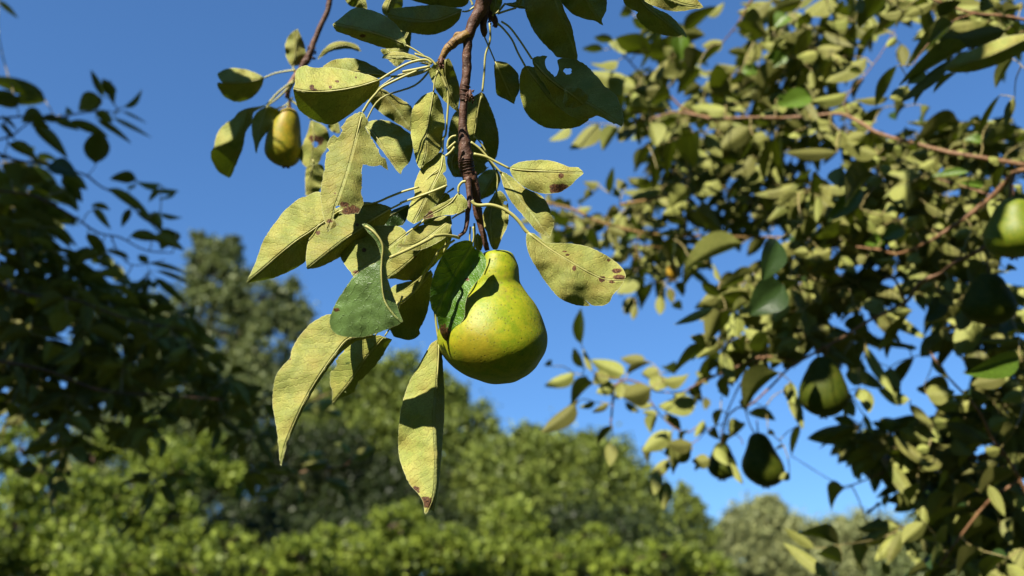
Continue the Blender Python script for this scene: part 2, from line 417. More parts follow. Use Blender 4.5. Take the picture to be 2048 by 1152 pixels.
# ================================================================== ground, far trees
def grid_sheet(name, size, n, z, mat, kind):
    vs = []; fs = []
    for i in range(n + 1):
        for j in range(n + 1):
            x = (i / n - .5) * size; y = (j / n - .5) * size
            vs.append((x, y, z + .12 * noise.noise(Vector((x * .03, y * .03, 0)))))
    for i in range(n):
        for j in range(n):
            a = i * (n + 1) + j; fs.append((a, a + n + 1, a + n + 2, a + 1))
    o = mesh_obj(name, vs, fs, mat); o['kind'] = kind; return o
mg, t_, N_, out_ = nodes('meadow')
tc_ = N_('TexCoord'); a_ = N_('TexNoise', i_Scale=.6, i_Detail=8.0); t_.links.new(tc_.outputs['Object'], a_.inputs['Vector'])
p_ = N_('BsdfPrincipled', i_Roughness=.9); t_.links.new(mixc(t_, a_.outputs[0], (.03, .05, .012), (.09, .10, .03)), p_.inputs['Base Color'])
t_.links.new(p_.outputs[0], out_.inputs[0])
grid_sheet('ground', 1600, 60, 0, mg, 'structure')

def crown_mat(name, c, thin, var=.35):
    m, t, N, out = nodes(name); L = t.links.new
    sd_ = N('Attribute', attribute_name='seed')
    hv = N('HueSaturation'); hv.inputs['Color'].default_value = (*c, 1)
    mv = math_(t, 'MULTIPLY_ADD', sd_.outputs['Fac'], var * 2); mv.node.inputs[2].default_value = 1 - var; L(mv, hv.inputs['Value'])
    hh = math_(t, 'MULTIPLY_ADD', sd_.outputs['Fac'], -.025); hh.node.inputs[2].default_value = .515; L(hh, hv.inputs['Hue'])
    p = N('BsdfPrincipled', i_Roughness=.5); p.inputs['Specular IOR Level'].default_value = .35; L(hv.outputs[0], p.inputs['Base Color'])
    tr = N('BsdfTranslucent'); tr.inputs[0].default_value = (*thin, 1)
    ms = N('MixShader', i_0=.25); L(p.outputs[0], ms.inputs[1]); L(tr.outputs[0], ms.inputs[2]); L(ms.outputs[0], out.inputs[0])
    return m
CM = {'deep': crown_mat('crown_painted_shade', (.032, .046, .010), (.03, .05, .01), .5),  # shadow between the trees, painted as a darker leaf colour
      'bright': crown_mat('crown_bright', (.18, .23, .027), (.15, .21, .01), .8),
      'mid': crown_mat('crown_mid', (.165, .205, .036), (.13, .18, .012), .7),
      'grey': crown_mat('crown_grey', (.150, .178, .062), (.13, .17, .03), .5),
      'pale': crown_mat('crown_pale', (.26, .28, .11), (.16, .18, .07))}
def crown(parent, blobs, mat, n, size, seed=1, long=1.5, spray=1.0):
    """blobs: (x,y,z,rx,ry,rz) in world metres, leaves thick near each blob's skin in ragged sprays"""
    rg = np.random.RandomState(seed); n = int(n * 2.0); size = size * .66
    vol = np.array([b[3] * b[5] + .2 for b in blobs]); cnt = (n * vol / vol.sum()).astype(int)
    C = []
    for b, k in zip(blobs, cnt):
        # sprays: small clumps scattered over the blob, each holding a few dozen leaves
        ns = max(8, k // 70)
        d = rg.normal(size=(ns, 3)); d /= np.linalg.norm(d, axis=1)[:, None]
        r = (.78 + .28 * rg.rand(ns))
        bump = np.array([noise.noise(Vector(q * 1.8) + Vector((seed, b[0], b[2]))) for q in d])
        c = d * (r * (1 + .45 * bump))[:, None] * np.array(b[3:6]) + np.array(b[:3])
        cr = (rg.rand(ns) ** 1.5 * .75 + .16) * spray
        idx = rg.randint(0, ns, k)
        sc = min(1.0, b[3] * .45) if b[3] < 2 else 1.0
        P = c[idx] + rg.normal(size=(k, 3)) * cr[idx][:, None] * .55 * sc
        C.append(P)
    P = np.concatenate(C); k = len(P)
    P = P[P[:, 2] > .05]; k = len(P)
    a = rg.normal(size=(k, 3)); a[:, 2] -= .5; a /= np.linalg.norm(a, axis=1)[:, None]
    b = rg.normal(size=(k, 3)); b[:, 2] *= .5
    b = b - (a * b).sum(1)[:, None] * a; b /= np.linalg.norm(b, axis=1)[:, None]
    s = size * (.6 + .8 * rg.rand(k))[:, None]
    a *= s * long * .5; b *= s * .42; nn = np.cross(a, b); nn /= np.linalg.norm(nn, axis=1)[:, None]
    V = np.stack([P - a, P - b * .9 + nn * s * .12, P + a, P + b * .9 + nn * s * .12], 1).reshape(-1, 3)
    me = bpy.data.meshes.new('crown')
    V -= np.array(parent.location)
    me.vertices.add(len(V)); me.vertices.foreach_set('co', V.ravel().astype(np.float32))
    me.loops.add(k * 4); me.loops.foreach_set('vertex_index', np.arange(k * 4, dtype=np.int32))
    me.polygons.add(k); me.polygons.foreach_set('loop_start', np.arange(0, k * 4, 4, dtype=np.int32))
    me.update(calc_edges=True); me.validate()
    me.attributes.new('seed', 'FLOAT', 'POINT').data.foreach_set('value', np.repeat(rg.rand(k), 4).astype(np.float32))
    me.materials.append(mat)
    o = bpy.data.objects.new('crown', me); S.collection.objects.link(o); o.parent = parent; return o
def blob(x, y, d, rpx, ry=None, rd=None):
    p = at(x, y, 1); v = (p - CAM); v = v / v.y * d     # d = metres along the ground
    p = CAM + v; k = d / F
    r = rpx * k; rz = (ry or rpx) * k
    return (p.x, p.y, p.z, r, rd or r, rz)
def tree(name, label, cat, blobs, mat, n, size, seed, trunk, group='trees and bushes beyond the orchard', long=1.5):
    cx = sum(b[0] for b in blobs[:3]) / len(blobs[:3]); cy = sum(b[1] for b in blobs[:3]) / len(blobs[:3])
    e = empty(name, (cx, cy, 0), label=label, cat=cat, group=group)
    mb = MB(); rg = random.Random(seed)
    top = max(blobs, key=lambda b: b[2])
    h = top[2] + top[5] * .3
    base = Vector((cx, cy, -.1)); tp = Vector((top[0], top[1], h))
    pts = [base.lerp(tp, i / 8) + Vector((rg.uniform(-.1, .1), rg.uniform(-.1, .1), 0)) * (i > 0) for i in range(9)]
    mb.tube(pts, [trunk * (1 - i / 8) ** .8 + .015 for i in range(9)], 8)
    for b in blobs:
        c = Vector(b[:3]); st = base.lerp(tp, min(.8, max(.12, (c.z * .55) / max(h, .1))))
        md = (st + c) / 2 + Vector((rg.uniform(-.2, .2), 0, rg.uniform(-.1, .4)))
        mb.tube(catmull([st, md, c], 4), list(np.linspace(trunk * .4, .02, 9)), 5)
        for k in range(5):
            q = c + Vector((rg.uniform(-1, 1) * b[3], rg.uniform(-1, 1) * b[4], rg.uniform(-.6, 1) * b[5])) * .8
            mb.tube([c, (c + q) / 2 + Vector((0, 0, .05)), q], [.03, .018, .006], 4)
    mb.build('trunk', M_dark, e)
    crown(e, blobs, CM[mat], n, size, seed, long)
    return e
tree('tall_tree', 'tall greyish green tree rising highest into the sky behind the left bough', 'tree',
     [blob(430, 545, 24, 55, 60), blob(520, 600, 24, 75, 60), blob(420, 660, 24, 90, 90), blob(545, 700, 24, 70, 90), blob(400, 790, 24, 110, 110), blob(520, 830, 24, 100, 110),
      blob(398, 480, 24, 16, 22), blob(466, 490, 24, 18, 24), blob(430, 510, 24, 40, 30), blob(600, 630, 24, 25, 30), blob(585, 570, 24, 14, 12), blob(270, 700, 24, 110, 110), blob(300, 900, 24, 150, 120)], 'grey', 60000, .14, 11, .25)
tree('leafy_tree', 'grey green leafy tree with a stepped outline behind the hanging pear', 'tree',
     [blob(790, 765, 22, 70, 50), blob(850, 820, 22, 70, 60), blob(710, 780, 22, 80, 65), blob(885, 770, 22, 22, 24), blob(660, 830, 22, 60, 60), blob(700, 900, 22, 120, 100), blob(830, 950, 22, 120, 110), blob(940, 865, 22, 60, 50), blob(900, 800, 22, 40, 35)], 'mid', 42000, .13, 12, .22)
tree('round_tree', 'broad rounded green tree right of the lowest hanging leaf', 'tree',
     [blob(1080, 930, 19, 95, 60), blob(1180, 960, 19, 90, 75), blob(1000, 950, 19, 70, 65), blob(1250, 1010, 19, 75, 75), blob(1060, 1050, 19, 130, 90), blob(1200, 1110, 19, 130, 90), blob(1060, 880, 19, 30, 25), blob(1170, 900, 19, 35, 30)], 'mid', 52000, .12, 13, .2)
tree('slender_tree', 'slender dark green tree standing just right of the broad rounded tree', 'tree',
     [blob(1372, 1010, 21, 24, 45), blob(1385, 1070, 21, 40, 60), blob(1350, 1120, 21, 50, 60)], 'mid', 9000, .11, 14, .1)
tree('feathery_tree', 'feathery pale olive tree low behind the two small hanging pears', 'tree',
     [blob(1520, 1060, 33, 55, 50), blob(1470, 1110, 33, 60, 60), blob(1580, 1110, 33, 60, 70), blob(1540, 1020, 33, 25, 25)], 'pale', 18000, .15, 15, .2, long=2.6)
tree('feathery_tree', 'palest feathery tree low in the gap under the right boughs', 'tree',
     [blob(1690, 1080, 36, 60, 45), blob(1760, 1110, 36, 70, 60), blob(1650, 1120, 36, 60, 50)], 'pale', 14000, .15, 16, .2, long=2.6)
tree('far_tree', 'dim green tree behind the dark leaves of the lowest right bough', 'tree',
     [blob(1900, 1090, 28, 90, 60), blob(2010, 1060, 28, 90, 90), blob(1830, 1140, 28, 80, 50)], 'grey', 16000, .15, 17, .2)
tree('shade_coloured_tree', 'dark shaded tree in the middle behind the bright bushes', 'tree',
     [blob(640, 950, 20, 110, 90), blob(760, 1020, 20, 100, 90), blob(520, 960, 20, 110, 100), blob(930, 1020, 20, 90, 80), blob(620, 1080, 20, 120, 90)], 'deep', 42000, .11, 18, .2)  # shadowy hollow at the bottom middle: its shade sits in the leaf colour
for x_, lb in ((60, 'hedge tree coloured dark as shade, low at the left edge behind the bright bushes'), (420, 'hedge tree coloured dark as shade, low behind the second bright bush'), (800, 'hedge tree coloured dark as shade, low under the dark tree in the middle'), (1180, 'hedge tree coloured dark as shade, low behind the bushes under the broad rounded tree')):
    tree('hedge_tree', lb, 'tree', [blob(x_, 1110, 17, 150, 90), blob(x_ + 110, 1160, 16, 130, 100), blob(x_ - 120, 1150, 16.5, 130, 90)], 'deep', 12000, .12, 60 + x_, .12)  # dark backing for the bushes, shade put into the colour
# bushes in front
def bush(label, blobs, n, seed, mat='bright', size=.075):
    return tree('bush', label, 'bush', blobs, mat, int(n * .5), size * 1.15, seed, .05, group='sunlit bushes along the bottom')
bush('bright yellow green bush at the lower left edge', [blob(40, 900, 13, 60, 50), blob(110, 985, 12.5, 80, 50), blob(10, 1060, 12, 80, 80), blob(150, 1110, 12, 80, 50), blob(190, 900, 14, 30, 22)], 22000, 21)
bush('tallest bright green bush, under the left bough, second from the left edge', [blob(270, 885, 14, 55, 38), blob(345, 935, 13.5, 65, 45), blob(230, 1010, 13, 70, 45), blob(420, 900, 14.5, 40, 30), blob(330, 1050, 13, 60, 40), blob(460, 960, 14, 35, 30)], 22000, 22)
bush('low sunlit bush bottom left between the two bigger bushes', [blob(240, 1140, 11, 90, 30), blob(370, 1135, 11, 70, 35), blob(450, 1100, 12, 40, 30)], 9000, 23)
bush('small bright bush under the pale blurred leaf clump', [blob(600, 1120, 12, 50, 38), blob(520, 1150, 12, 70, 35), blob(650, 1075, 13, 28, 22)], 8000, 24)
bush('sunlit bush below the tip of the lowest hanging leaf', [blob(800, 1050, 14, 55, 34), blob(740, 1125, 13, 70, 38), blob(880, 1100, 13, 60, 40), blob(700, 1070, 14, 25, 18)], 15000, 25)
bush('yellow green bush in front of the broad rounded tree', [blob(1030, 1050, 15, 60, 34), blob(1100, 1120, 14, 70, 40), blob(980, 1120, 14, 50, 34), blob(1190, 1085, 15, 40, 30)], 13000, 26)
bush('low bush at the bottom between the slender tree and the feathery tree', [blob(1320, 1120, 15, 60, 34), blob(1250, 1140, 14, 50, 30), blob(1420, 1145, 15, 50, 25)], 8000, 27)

# ================================================================== the pears
def pear(name, rows, d, mat, label, grp=None, lean=0, stem=None, stemr=(3, 4), lump=.034, seg=64):
    """rows: (y px, centre x px, radius px)"""
    P = np.array(rows, float); n = 60
    Q = np.array(catmull(P.tolist(), 10))
    cy = (P[0, 0] + P[-1, 0]) / 2; cx = np.interp(cy, P[:, 0], P[:, 1])
    e = empty(name, at(cx, cy, d), label=label, cat='pear', group=grp)
    vs = []; fs = []
    for (y, x, r) in Q:
        for k in range(seg):
            th = 2 * math.pi * k / seg
            rr = max(r, .01)
            c = Vector(((x - 1024) / F * d, -(y - 576) / F * d, -d))
            q = c + Vector((math.cos(th) * rr / F * d, 0, math.sin(th) * rr / F * d))
            dirn = (q - cv(cx, cy, d))
            q = q + dirn * (lump * noise.noise(q * 28 + Vector((cx, 0, 0))) + lump * .3 * noise.noise(q * 90))
            vs.append(CAM + CR @ q)
    m = len(Q)
    for i in range(m - 1):
        for k in range(seg):
            a = i * seg + k; b = i * seg + (k + 1) % seg
            fs.append((a, b, b + seg, a + seg))
    fs.append(tuple(range(seg))[::-1]); fs.append(tuple((m - 1) * seg + k for k in range(seg)))
    fl = mesh_obj('flesh', vs, fs, mat, e)
    # calyx under the fruit
    y, x, r = Q[-1]; mb = MB()
    for k in range(5):
        th = 1.25 * k; c0 = cv(x, y - 2, d); k0 = d / F
        dv = Vector((math.cos(th), 0, math.sin(th)))
        p = [c0 + dv * 2 * k0, c0 + dv * 6 * k0 + Vector((0, -5 * k0, 0)), c0 + dv * 9 * k0 + Vector((0, -6 * k0, 0))]
        mb.tube([CAM + CR @ q for q in p], [1.6 * k0, 1.8 * k0, .5 * k0], 5)
    mb.build('calyx', M_scale, e)
    if stem:
        pts, rr, _ = path(stem, d, stemr); mb = MB(); mb.tube(pts, rr, 10, rough=.25); mb.build('stem', M_bark, e)
    return e
def u(s): return prs(s)
M_pear = pear_material('pear_skin', (.29, .305, .010), (.34, .335, .012), (.25, .15, .010), (-.012, -.024, -.030), .5)
rowsT6 = [(200, 478, 3), (202, 479, 40), (210, 482, 76), (228, 488, 102), (262, 490, 119), (320, 490, 141), (375, 486, 151), (420, 484, 158),
          (455, 484, 178), (500, 481, 214), (560, 473, 268), (640, 464, 320), (720, 457, 354), (780, 459, 368), (840, 462, 366), (900, 466, 348), (960, 472, 312), (1010, 482, 270),
          (1055, 495, 207), (1085, 508, 138), (1100, 514, 90), (1106, 516, 50), (1102, 516, 22), (1094, 516, 3)]
rows = [(440 + y / 3.389, 850 + x / 3.389, r / 3.389) for y, x, r in rowsT6]
pear('pear', rows, .535, M_pear, 'large ripe yellow-green pear hanging in the centre under the brown twig, the only sharp one',
     stem='T4 880,545 905,740 930,860 962,980 995,1112', stemr=(9, 4.6))
M_pear2 = pear_material('pear_skin_golden', (.32, .26, .012), (.40, .27, .014), (.28, .14, .015), (.0, -.02, .03), .5)
pear('pear', [(216, 578, 1), (218, 577, 10), (224, 576, 18), (236, 574, 24), (252, 571, 29), (270, 568, 33), (290, 567, 36), (305, 567, 36), (317, 568, 31), (326, 570, 22), (331, 572, 12), (332, 572, 1)],
     .79, M_pear2, 'small golden pear hanging at upper left beside the blurred leaves', stem='T1 770,790 790,880 800,975', stemr=(2.5, 2.5))
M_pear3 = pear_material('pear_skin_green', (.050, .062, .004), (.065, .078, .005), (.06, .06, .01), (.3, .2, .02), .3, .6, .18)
PR = [(0, 0, .02), (.012, 0, .18), (.05, 0, .32), (.14, 0, .43), (.26, 0, .52), (.38, 0, .68), (.50, 0, .86), (.62, 0, .98), (.72, 0, 1), (.82, 0, .93), (.90, 0, .76), (.96, 0, .52), (.99, 0, .26), (1, 0, .03)]
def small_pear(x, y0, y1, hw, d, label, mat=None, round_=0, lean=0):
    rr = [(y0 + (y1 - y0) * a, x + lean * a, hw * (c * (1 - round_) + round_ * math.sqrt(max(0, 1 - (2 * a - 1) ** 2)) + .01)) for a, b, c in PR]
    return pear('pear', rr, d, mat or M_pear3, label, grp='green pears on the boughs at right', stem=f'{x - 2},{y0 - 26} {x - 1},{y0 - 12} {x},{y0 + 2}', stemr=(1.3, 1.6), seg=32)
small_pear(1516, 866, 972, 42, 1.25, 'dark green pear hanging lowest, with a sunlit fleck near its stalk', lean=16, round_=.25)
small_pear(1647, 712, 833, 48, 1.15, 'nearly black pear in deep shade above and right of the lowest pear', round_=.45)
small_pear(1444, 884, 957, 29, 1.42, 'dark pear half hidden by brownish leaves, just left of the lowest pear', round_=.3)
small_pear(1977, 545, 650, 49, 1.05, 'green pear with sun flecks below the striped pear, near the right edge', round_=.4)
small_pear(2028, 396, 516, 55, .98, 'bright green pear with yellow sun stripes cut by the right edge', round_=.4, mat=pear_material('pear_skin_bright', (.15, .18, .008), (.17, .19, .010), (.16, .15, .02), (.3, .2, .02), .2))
small_pear(1345, 526, 558, 12, 1.6, 'tiny orange fruit among leaves right of the large yellow-green leaf', mat=pear_material('pear_skin_orange', (.5, .25, .02), (.55, .3, .03), (.4, .2, .02), (.3, .2, .02), .2), round_=.8)

# ================================================================== the main branch
B = empty('pear_branch', at(966, -160, .53), label='reddish brown pear branch hanging down the middle with large olive leaves, in focus', cat='branch')
mb = MB()
def wood(mb, s, d, r, seed=0, rough=.16, n=14, sub=6):
    p, rr, Q = path(s, d, r, sub); mb.tube(p, rr, n, rough=rough, seed=seed)
wood(mb, 'P 985,-160 T2 720,-200 690,-40 665,60 600,190 560,310 548,450 545,600 528,720 522,850 515,950 515,1060 T4 785,90 795,190 800,270 812,360 830,440 850,510', .53,
     [11, 16, 17, 14, 12, 10, 9.2, 8.8, 9, 9.5, 8, 8, 10, 11, 13, 15, 15, 14, 12], sub=8)
wood(mb, 'T4 845,430 880,545 900,640 905,740 925,840', [.53, .531, .534], [12, 10, 9, 9, 7.5], 3)
wood(mb, 'T4 822,470 828,540 835,620 832,700 820,780 815,860 795,940 745,985', [.525, .52, .515], [8, 6, 5.5, 5.5, 5, 4.8, 4.2, 3.2], 5)
wood(mb, 'T2 700,60 690,130 683,200 690,260 690,300', .535, [9, 8, 7, 6.5, 3], 7)
wood(mb, 'T2 700,60 740,120 775,160 785,225', .54, [10, 8, 7, 3], 8)
mb.build('wood', M_bark, B)
mb = MB()
wood(mb, 'T2 560,270 500,310 430,360 380,410 345,470 320,530', .528, [9, 9, 8.5, 7.5, 6.5, 5], 11, rough=.3)
wood(mb, 'T2 520,290 470,280 440,305', .53, [6, 5, 3], 12)
mb.build('spur', M_spur, B)
# ring scars and bud scales round the joints
mb = MB(); rg = random.Random(3)
def scales(mb, s, d, R0, n, ln=5, r=1.6, spread=1.0):
    P = prs(s)
    for i in range(n):
        f = rg.random() * (len(P) - 1); k = int(f); x = P[k][0] + (P[k + 1][0] - P[k][0]) * (f - k); y = P[k][1] + (P[k + 1][1] - P[k][1]) * (f - k)
        th = rg.uniform(0, 6.28); c = cv(x, y, d); q = Vector((math.cos(th), rg.uniform(-.5, .4), math.sin(th)))
        a = c + q * R0 / F * d; b = a + (q + Vector((0, rg.uniform(-.8, .2), 0))) * ln * rg.uniform(.4, 1) / F * d * spread
        mb.tube([CAM + CR @ a, CAM + CR @ ((a + b) / 2), CAM + CR @ b], [r / F * d, r * 1.1 / F * d, r * .25 / F * d], 5)
for a_ in (('T2 575,740 570,830', .525, 6, 30, 5), ('T2 345,470 330,560', .526, 5, 20, 5), ('T4 800,300 830,470', .53, 12, 26, 4), ('T4 890,600 915,740', .532, 8, 20, 4), ('T2 740,100 780,200', .54, 7, 30, 6), ('T4 745,985 800,930', .517, 3, 5, 3)):
    mb = MB(); P_ = prs(a_[0]); mb.tube([at(P_[0][0], P_[0][1] - 2, a_[1]), at((P_[0][0] + P_[1][0]) / 2, (P_[0][1] + P_[1][1]) / 2, a_[1]), at(P_[1][0], P_[1][1] + 2, a_[1])], [.0005, a_[2] * a_[1] / F * 1.05, .0005], 8, rough=.4)
    scales(mb, *a_); mb.build('bud_scales', M_scale, B)
mb = MB()
def rings(mb, s, d, r, k):
    pts, rr, Q = path(s, d, r, 12)
    for i in range(k):
        j = int((i + .5) / k * (len(Q) - 1)); q = Q[j]; q2 = Q[min(j + 1, len(Q) - 1)]
        a = at(q[0], q[1], q[2]); b = at(q2[0], q2[1], q2[2]); dd = (b - a).normalized() * .0004
        if i and i % 100 == 0: pass
        mb.tube([a - dd, a, a + dd], [q[3] * q[2] / F * .9, q[3] * q[2] / F * 1.13, q[3] * q[2] / F * .9], 14, rough=.15, seed=i)
rings(mb, 'T4 805,300 812,360 830,440', .53, [15, 15.5, 14], 6); rings(mb, 'T4 893,610 900,660 905,730', .533, [9.5, 9.5, 9.5], 6)
rings(mb, 'T2 500,310 430,360 380,410', .528, [9, 8.5, 7.5], 5); rings(mb, 'T2 540,690 530,760 526,840', .53, [9, 10.5, 9.5], 4)
mb.build('ring_scars', M_dark, B)

G = lambda M, A, Bb, **k: traced_leaf(B, M, A, Bb, **k)
# --- upper left of the branch
G('T1 1830,400 1700,345 1500,280 1300,235 1180,215', 'T1 1830,395 1800,310 1740,220 1640,140 1520,90 1400,68 1330,90 1270,140 1175,212',
  'T1 1825,410 1780,425 1640,425 1530,395 1400,350 1290,305 1210,280 1175,218', d=.525, s=(.9, .9), c=(.5, .4), z=(0, .8, -.2), pet='T2 300,540 240,480 120,440 T1 1994,505 1900,440 1830,402', spots=[('T1 1435,320', 7, .5)], label='olive leaf at the top left of the branch with a dark bite spot')
G('T1 1590,710 1400,768 1200,803 1000,813 880,800 828,788', 'T1 1590,705 1500,665 1380,635 1200,600 1080,598 1000,600 950,582 900,590 855,620 840,680 843,740 826,784',
  'T1 1590,715 1590,760 1530,850 1430,930 1320,1020 1200,1095 1120,1100 1000,1060 920,1010 870,960 850,900 835,850 824,792', d=.505, s=(.75, 1.5), c=(.05, -.1), z=(0, .3, 0),
  pet='T2 262,520 T1 1994,530 1850,560 1700,640 1590,710', petr=(2.6, 2.6), spots=[('T1 990,775', 5), ('T1 1010,795', 6, .5), ('T1 1155,775', 3), ('T1 1220,722', 4, .6), ('T1 1380,685', 3)], label='broad folded leaf, top half sunlit and lower half dark green, left of the spur')
G('T1 1690,675 1500,650 1300,640 1050,620', 'T1 1690,670 1600,620 1500,565 1420,530 1330,515 1200,525 1130,560 1075,598', 'T1 1690,680 1500,700 1300,700 1075,640', d=.545, s=(.5, .9), c=(.1, .2),
  pet='T2 250,555 200,585 130,610 60,625 T1 1994,625 1930,655 1840,672 1690,678', petr=(2.2, 2.6))
G('T2 262,535 150,500 T1 1994,545 1800,505 1700,505 1610,514', 'T2 262,528 150,470 T1 2000,540 1900,490 1800,463 1720,455 1640,480 1608,512', 'T2 262,540 150,520 T1 1994,552 1850,532 1700,522 1612,518', d=.518, s=(1.2, .5), z=(0, .4, -.2), petr=(1.6, 1.6))
G('P 924,22 870,42 820,40 773,31', 'P 924,18 870,10 820,13 787,18 773,29', 'P 924,26 914,45 890,62 860,70 825,66 795,58 774,34', d=.56, s=(.35, .7), z=(0, .5, 0), pet='P 948,14 936,22 924,23')
G('P 940,-2 900,-6 850,-4 800,-12', 'P 940,-8 900,-24 850,-24 800,-14', 'P 940,2 925,14 890,15 850,8 815,-2 800,-8', d=.57, s=(.6, 1), up='u', pet='P 945,10 944,6 940,-2')
G('P 700,-14 720,0 735,18', 'P 700,-14 690,-4 700,12 735,19', 'P 700,-16 728,-10 735,18', d=.6, s=(.8, 1), pet='P 720,-60 700,-14')
G('P 790,-16 780,4 770,32', 'P 790,-16 775,-6 764,14 768,33', 'P 790,-16 806,-2 800,22 772,33', d=.6, s=(.4, 1.2), pet='P 820,-60 790,-16')
G('T1 1870,240 1830,330 1740,470 1700,560', 'T1 1870,235 1780,180 1690,200 1660,330 1640,420 1690,500 1725,580', 'T1 1875,245 1865,400 1830,500 1780,570 1725,585', d=.61, s=(.9, 1.2), pet='P 850,20 835,40 822,54')
G('T1 1660,440 1720,500 1740,590', 'T1 1665,430 1600,440 1640,500 1680,540 1738,592', 'T1 1665,430 1800,440 1850,480 1800,550 1742,592', d=.6, s=(.3, 1.1))
G('P 757,176 790,215 825,264', 'P 757,173 775,183 800,197 822,212 832,235 826,264', 'P 754,178 736,188 744,210 770,232 800,250 824,265', d=.585, s=(.4, .9), z=(0, .6, 0), pet='P 860,140 800,150 757,176')
G('T3 1455,128 1560,235 1660,400 1780,570', 'T3 1460,125 1520,92 1640,90 1750,130 1830,190 1870,220 1890,300 1880,400 1850,470 1800,520 1782,570', 'T3 1450,130 1490,200 1550,275 1615,360 1675,440 1730,520 1778,572', d=.575, s=(.6, .1), c=(.1, .1), z=(0, -1.2, -.3), pet='T2 260,560 120,700 T3 1600,-100 1455,128', label='pale leaf with its right half in blue-grey shade, behind the ragged leaf')
# --- the ragged leaf and its neighbours
G('T3 1440,15 1400,180 1350,380 1300,560 1240,740 1200,850 1175,960 1130,1074', 'T3 1436,15 1370,30 1300,80 1250,150 1265,180 1250,210 1215,240 1190,215 1150,250 1120,330 1150,360 1115,385 1108,500 1085,620 1070,700 1070,780 1080,880 1095,960 1113,1010 1128,1076',
  'T3 1446,15 1470,60 1495,118 1462,150 1490,200 1530,270 1580,350 1600,410 1650,440 1668,535 1640,520 1592,488 1540,497 1492,492 1440,478 1430,540 1435,650 1430,740 1452,820 1440,860 1400,915 1300,930 1240,915 1262,880 1235,850 1208,850 1185,905 1182,958 1200,990 1230,1015 1190,1045 1133,1078',
  d=.505, s=(.25, .25), c=(.02, .05), ragged=2, z=(0, -2.6, .1), wave=(.16, 2), pet='T2 245,545 120,570 20,590 T1 1930,620 1780,690 1620,770 1560,830 1500,900 1450,980 T3 1440,15', petr=(2.4, 2.8),
  spots=[('T3 1280,835', 8, .5), ('T3 1340,905', 19, .5), ('T3 1150,985', 8, .6), ('T3 1195,735', 2.2)], label='torn sunlit leaf with bitten edges and brown holes near its tip')
G('T5 860,110 630,275 500,360 350,480 200,610 52,733', 'T5 880,90 760,20 710,-70 645,-62 575,-28 540,-25 465,32 385,102 325,182 245,292 190,400 150,520 100,640 50,731',
  'T5 880,130 800,220 700,330 640,450 585,540 480,612 400,650 300,690 200,712 120,726 54,736', d=.515, s=(.45, 1.7), c=(.05, 0), z=(0, -1.6, -.2), pet='T4 390,550 250,590 120,640 0,690 T5 1000,60 860,110', petr=(2, 2.4), label='large pointed leaf reaching furthest left in focus, upper half bright')
G('T5 1340,75 1150,190 1050,270 930,345 760,475 592,610', 'T5 1340,68 1250,35 1100,15 950,35 840,80 740,170 650,260 603,380 584,500 589,608', 'T5 1345,80 1300,200 1150,330 1000,430 880,510 780,562 680,603 594,613',
  d=.512, s=(.45, 1.6), c=(.05, 0), z=(.2, -1.2, -.1), pet='T4 640,535 520,585 370,640 230,690 T5 1430,30 1340,75', petr=(2, 2.6), spots=[('T5 695,292', 5), ('T5 1040,220', 4)], label='folded leaf just below the torn leaf tip with one dark spot')
G('T5 1470,300 1320,420 1180,540 1080,610 1006,680', 'T5 1475,290 1420,235 1300,226 1190,233 1100,260 1000,320 920,390 880,460 900,530 940,590 980,640 1003,680', 'T5 1478,305 1440,420 1300,560 1150,660 1009,682', d=.512, s=(.5, -.4), c=(.05, 0), z=(0, -.9, -.2),
  pet='T4 640,750 480,820 T5 1620,190 1540,250 1470,300', petr=(2.2, 2.8), spots=[('T5 1100,445', 4), ('T5 1030,640', 8, .5)])
G('T4 740,598 680,680 600,735 500,790 422,834', 'T4 735,600 690,640 600,690 500,740 460,785 420,832', 'T4 748,598 800,650 822,700 800,750 700,795 600,802 520,818 480,828 424,838', d=.515, s=(.45, -.35), c=(.05, .25), z=(0, -.5, -.2),
  pet='T4 805,500 772,508 742,548 740,598', petr=(2.4, 3), spots=[('T4 470,790', 9, .9), ('T4 430,830', 8)], label='small curled leaf with a brown tip right beside the main twig')
G('T4 680,830 560,925 450,1010 330,1070 190,1075', 'T4 672,800 560,820 490,870 400,890 330,930 260,1000 190,1070', 'T4 690,850 640,980 520,1060 380,1110 195,1080', d=.515, s=(.45, -.2), z=(0, -.8, -.2), c=(.1, 0), pet='T4 800,760 740,790 680,830')
# dark leaves behind
G('T5 1700,345 1600,450 1480,560 1310,690', 'T5 1690,345 1500,380 1350,470 1290,560 1300,690', 'T5 1860,190 1880,330 1810,480 1700,600 1600,690 1480,715 1380,700 1312,700', d=.54, s=(.5, 1.0), z=(0, 1.2, 0), c=(0, .1), spots=[('T5 1550,500', 4)])
G('T5 1700,640 1560,800 1400,930 1200,1050', 'T5 1690,620 1560,700 1420,740 1340,780 1330,900 1250,1040', 'T5 1710,640 1705,760 1680,900 1645,1040 1590,1150 T7 870,175 830,204 780,200 735,188', d=.548, s=(.9, .7), z=(0, .9, 0), pet='T4 705,1020 600,1090 545,1150 T5 1700,560 1640,640 1560,800 1400,930', petr=(2.2, 2.4), petd=.53)
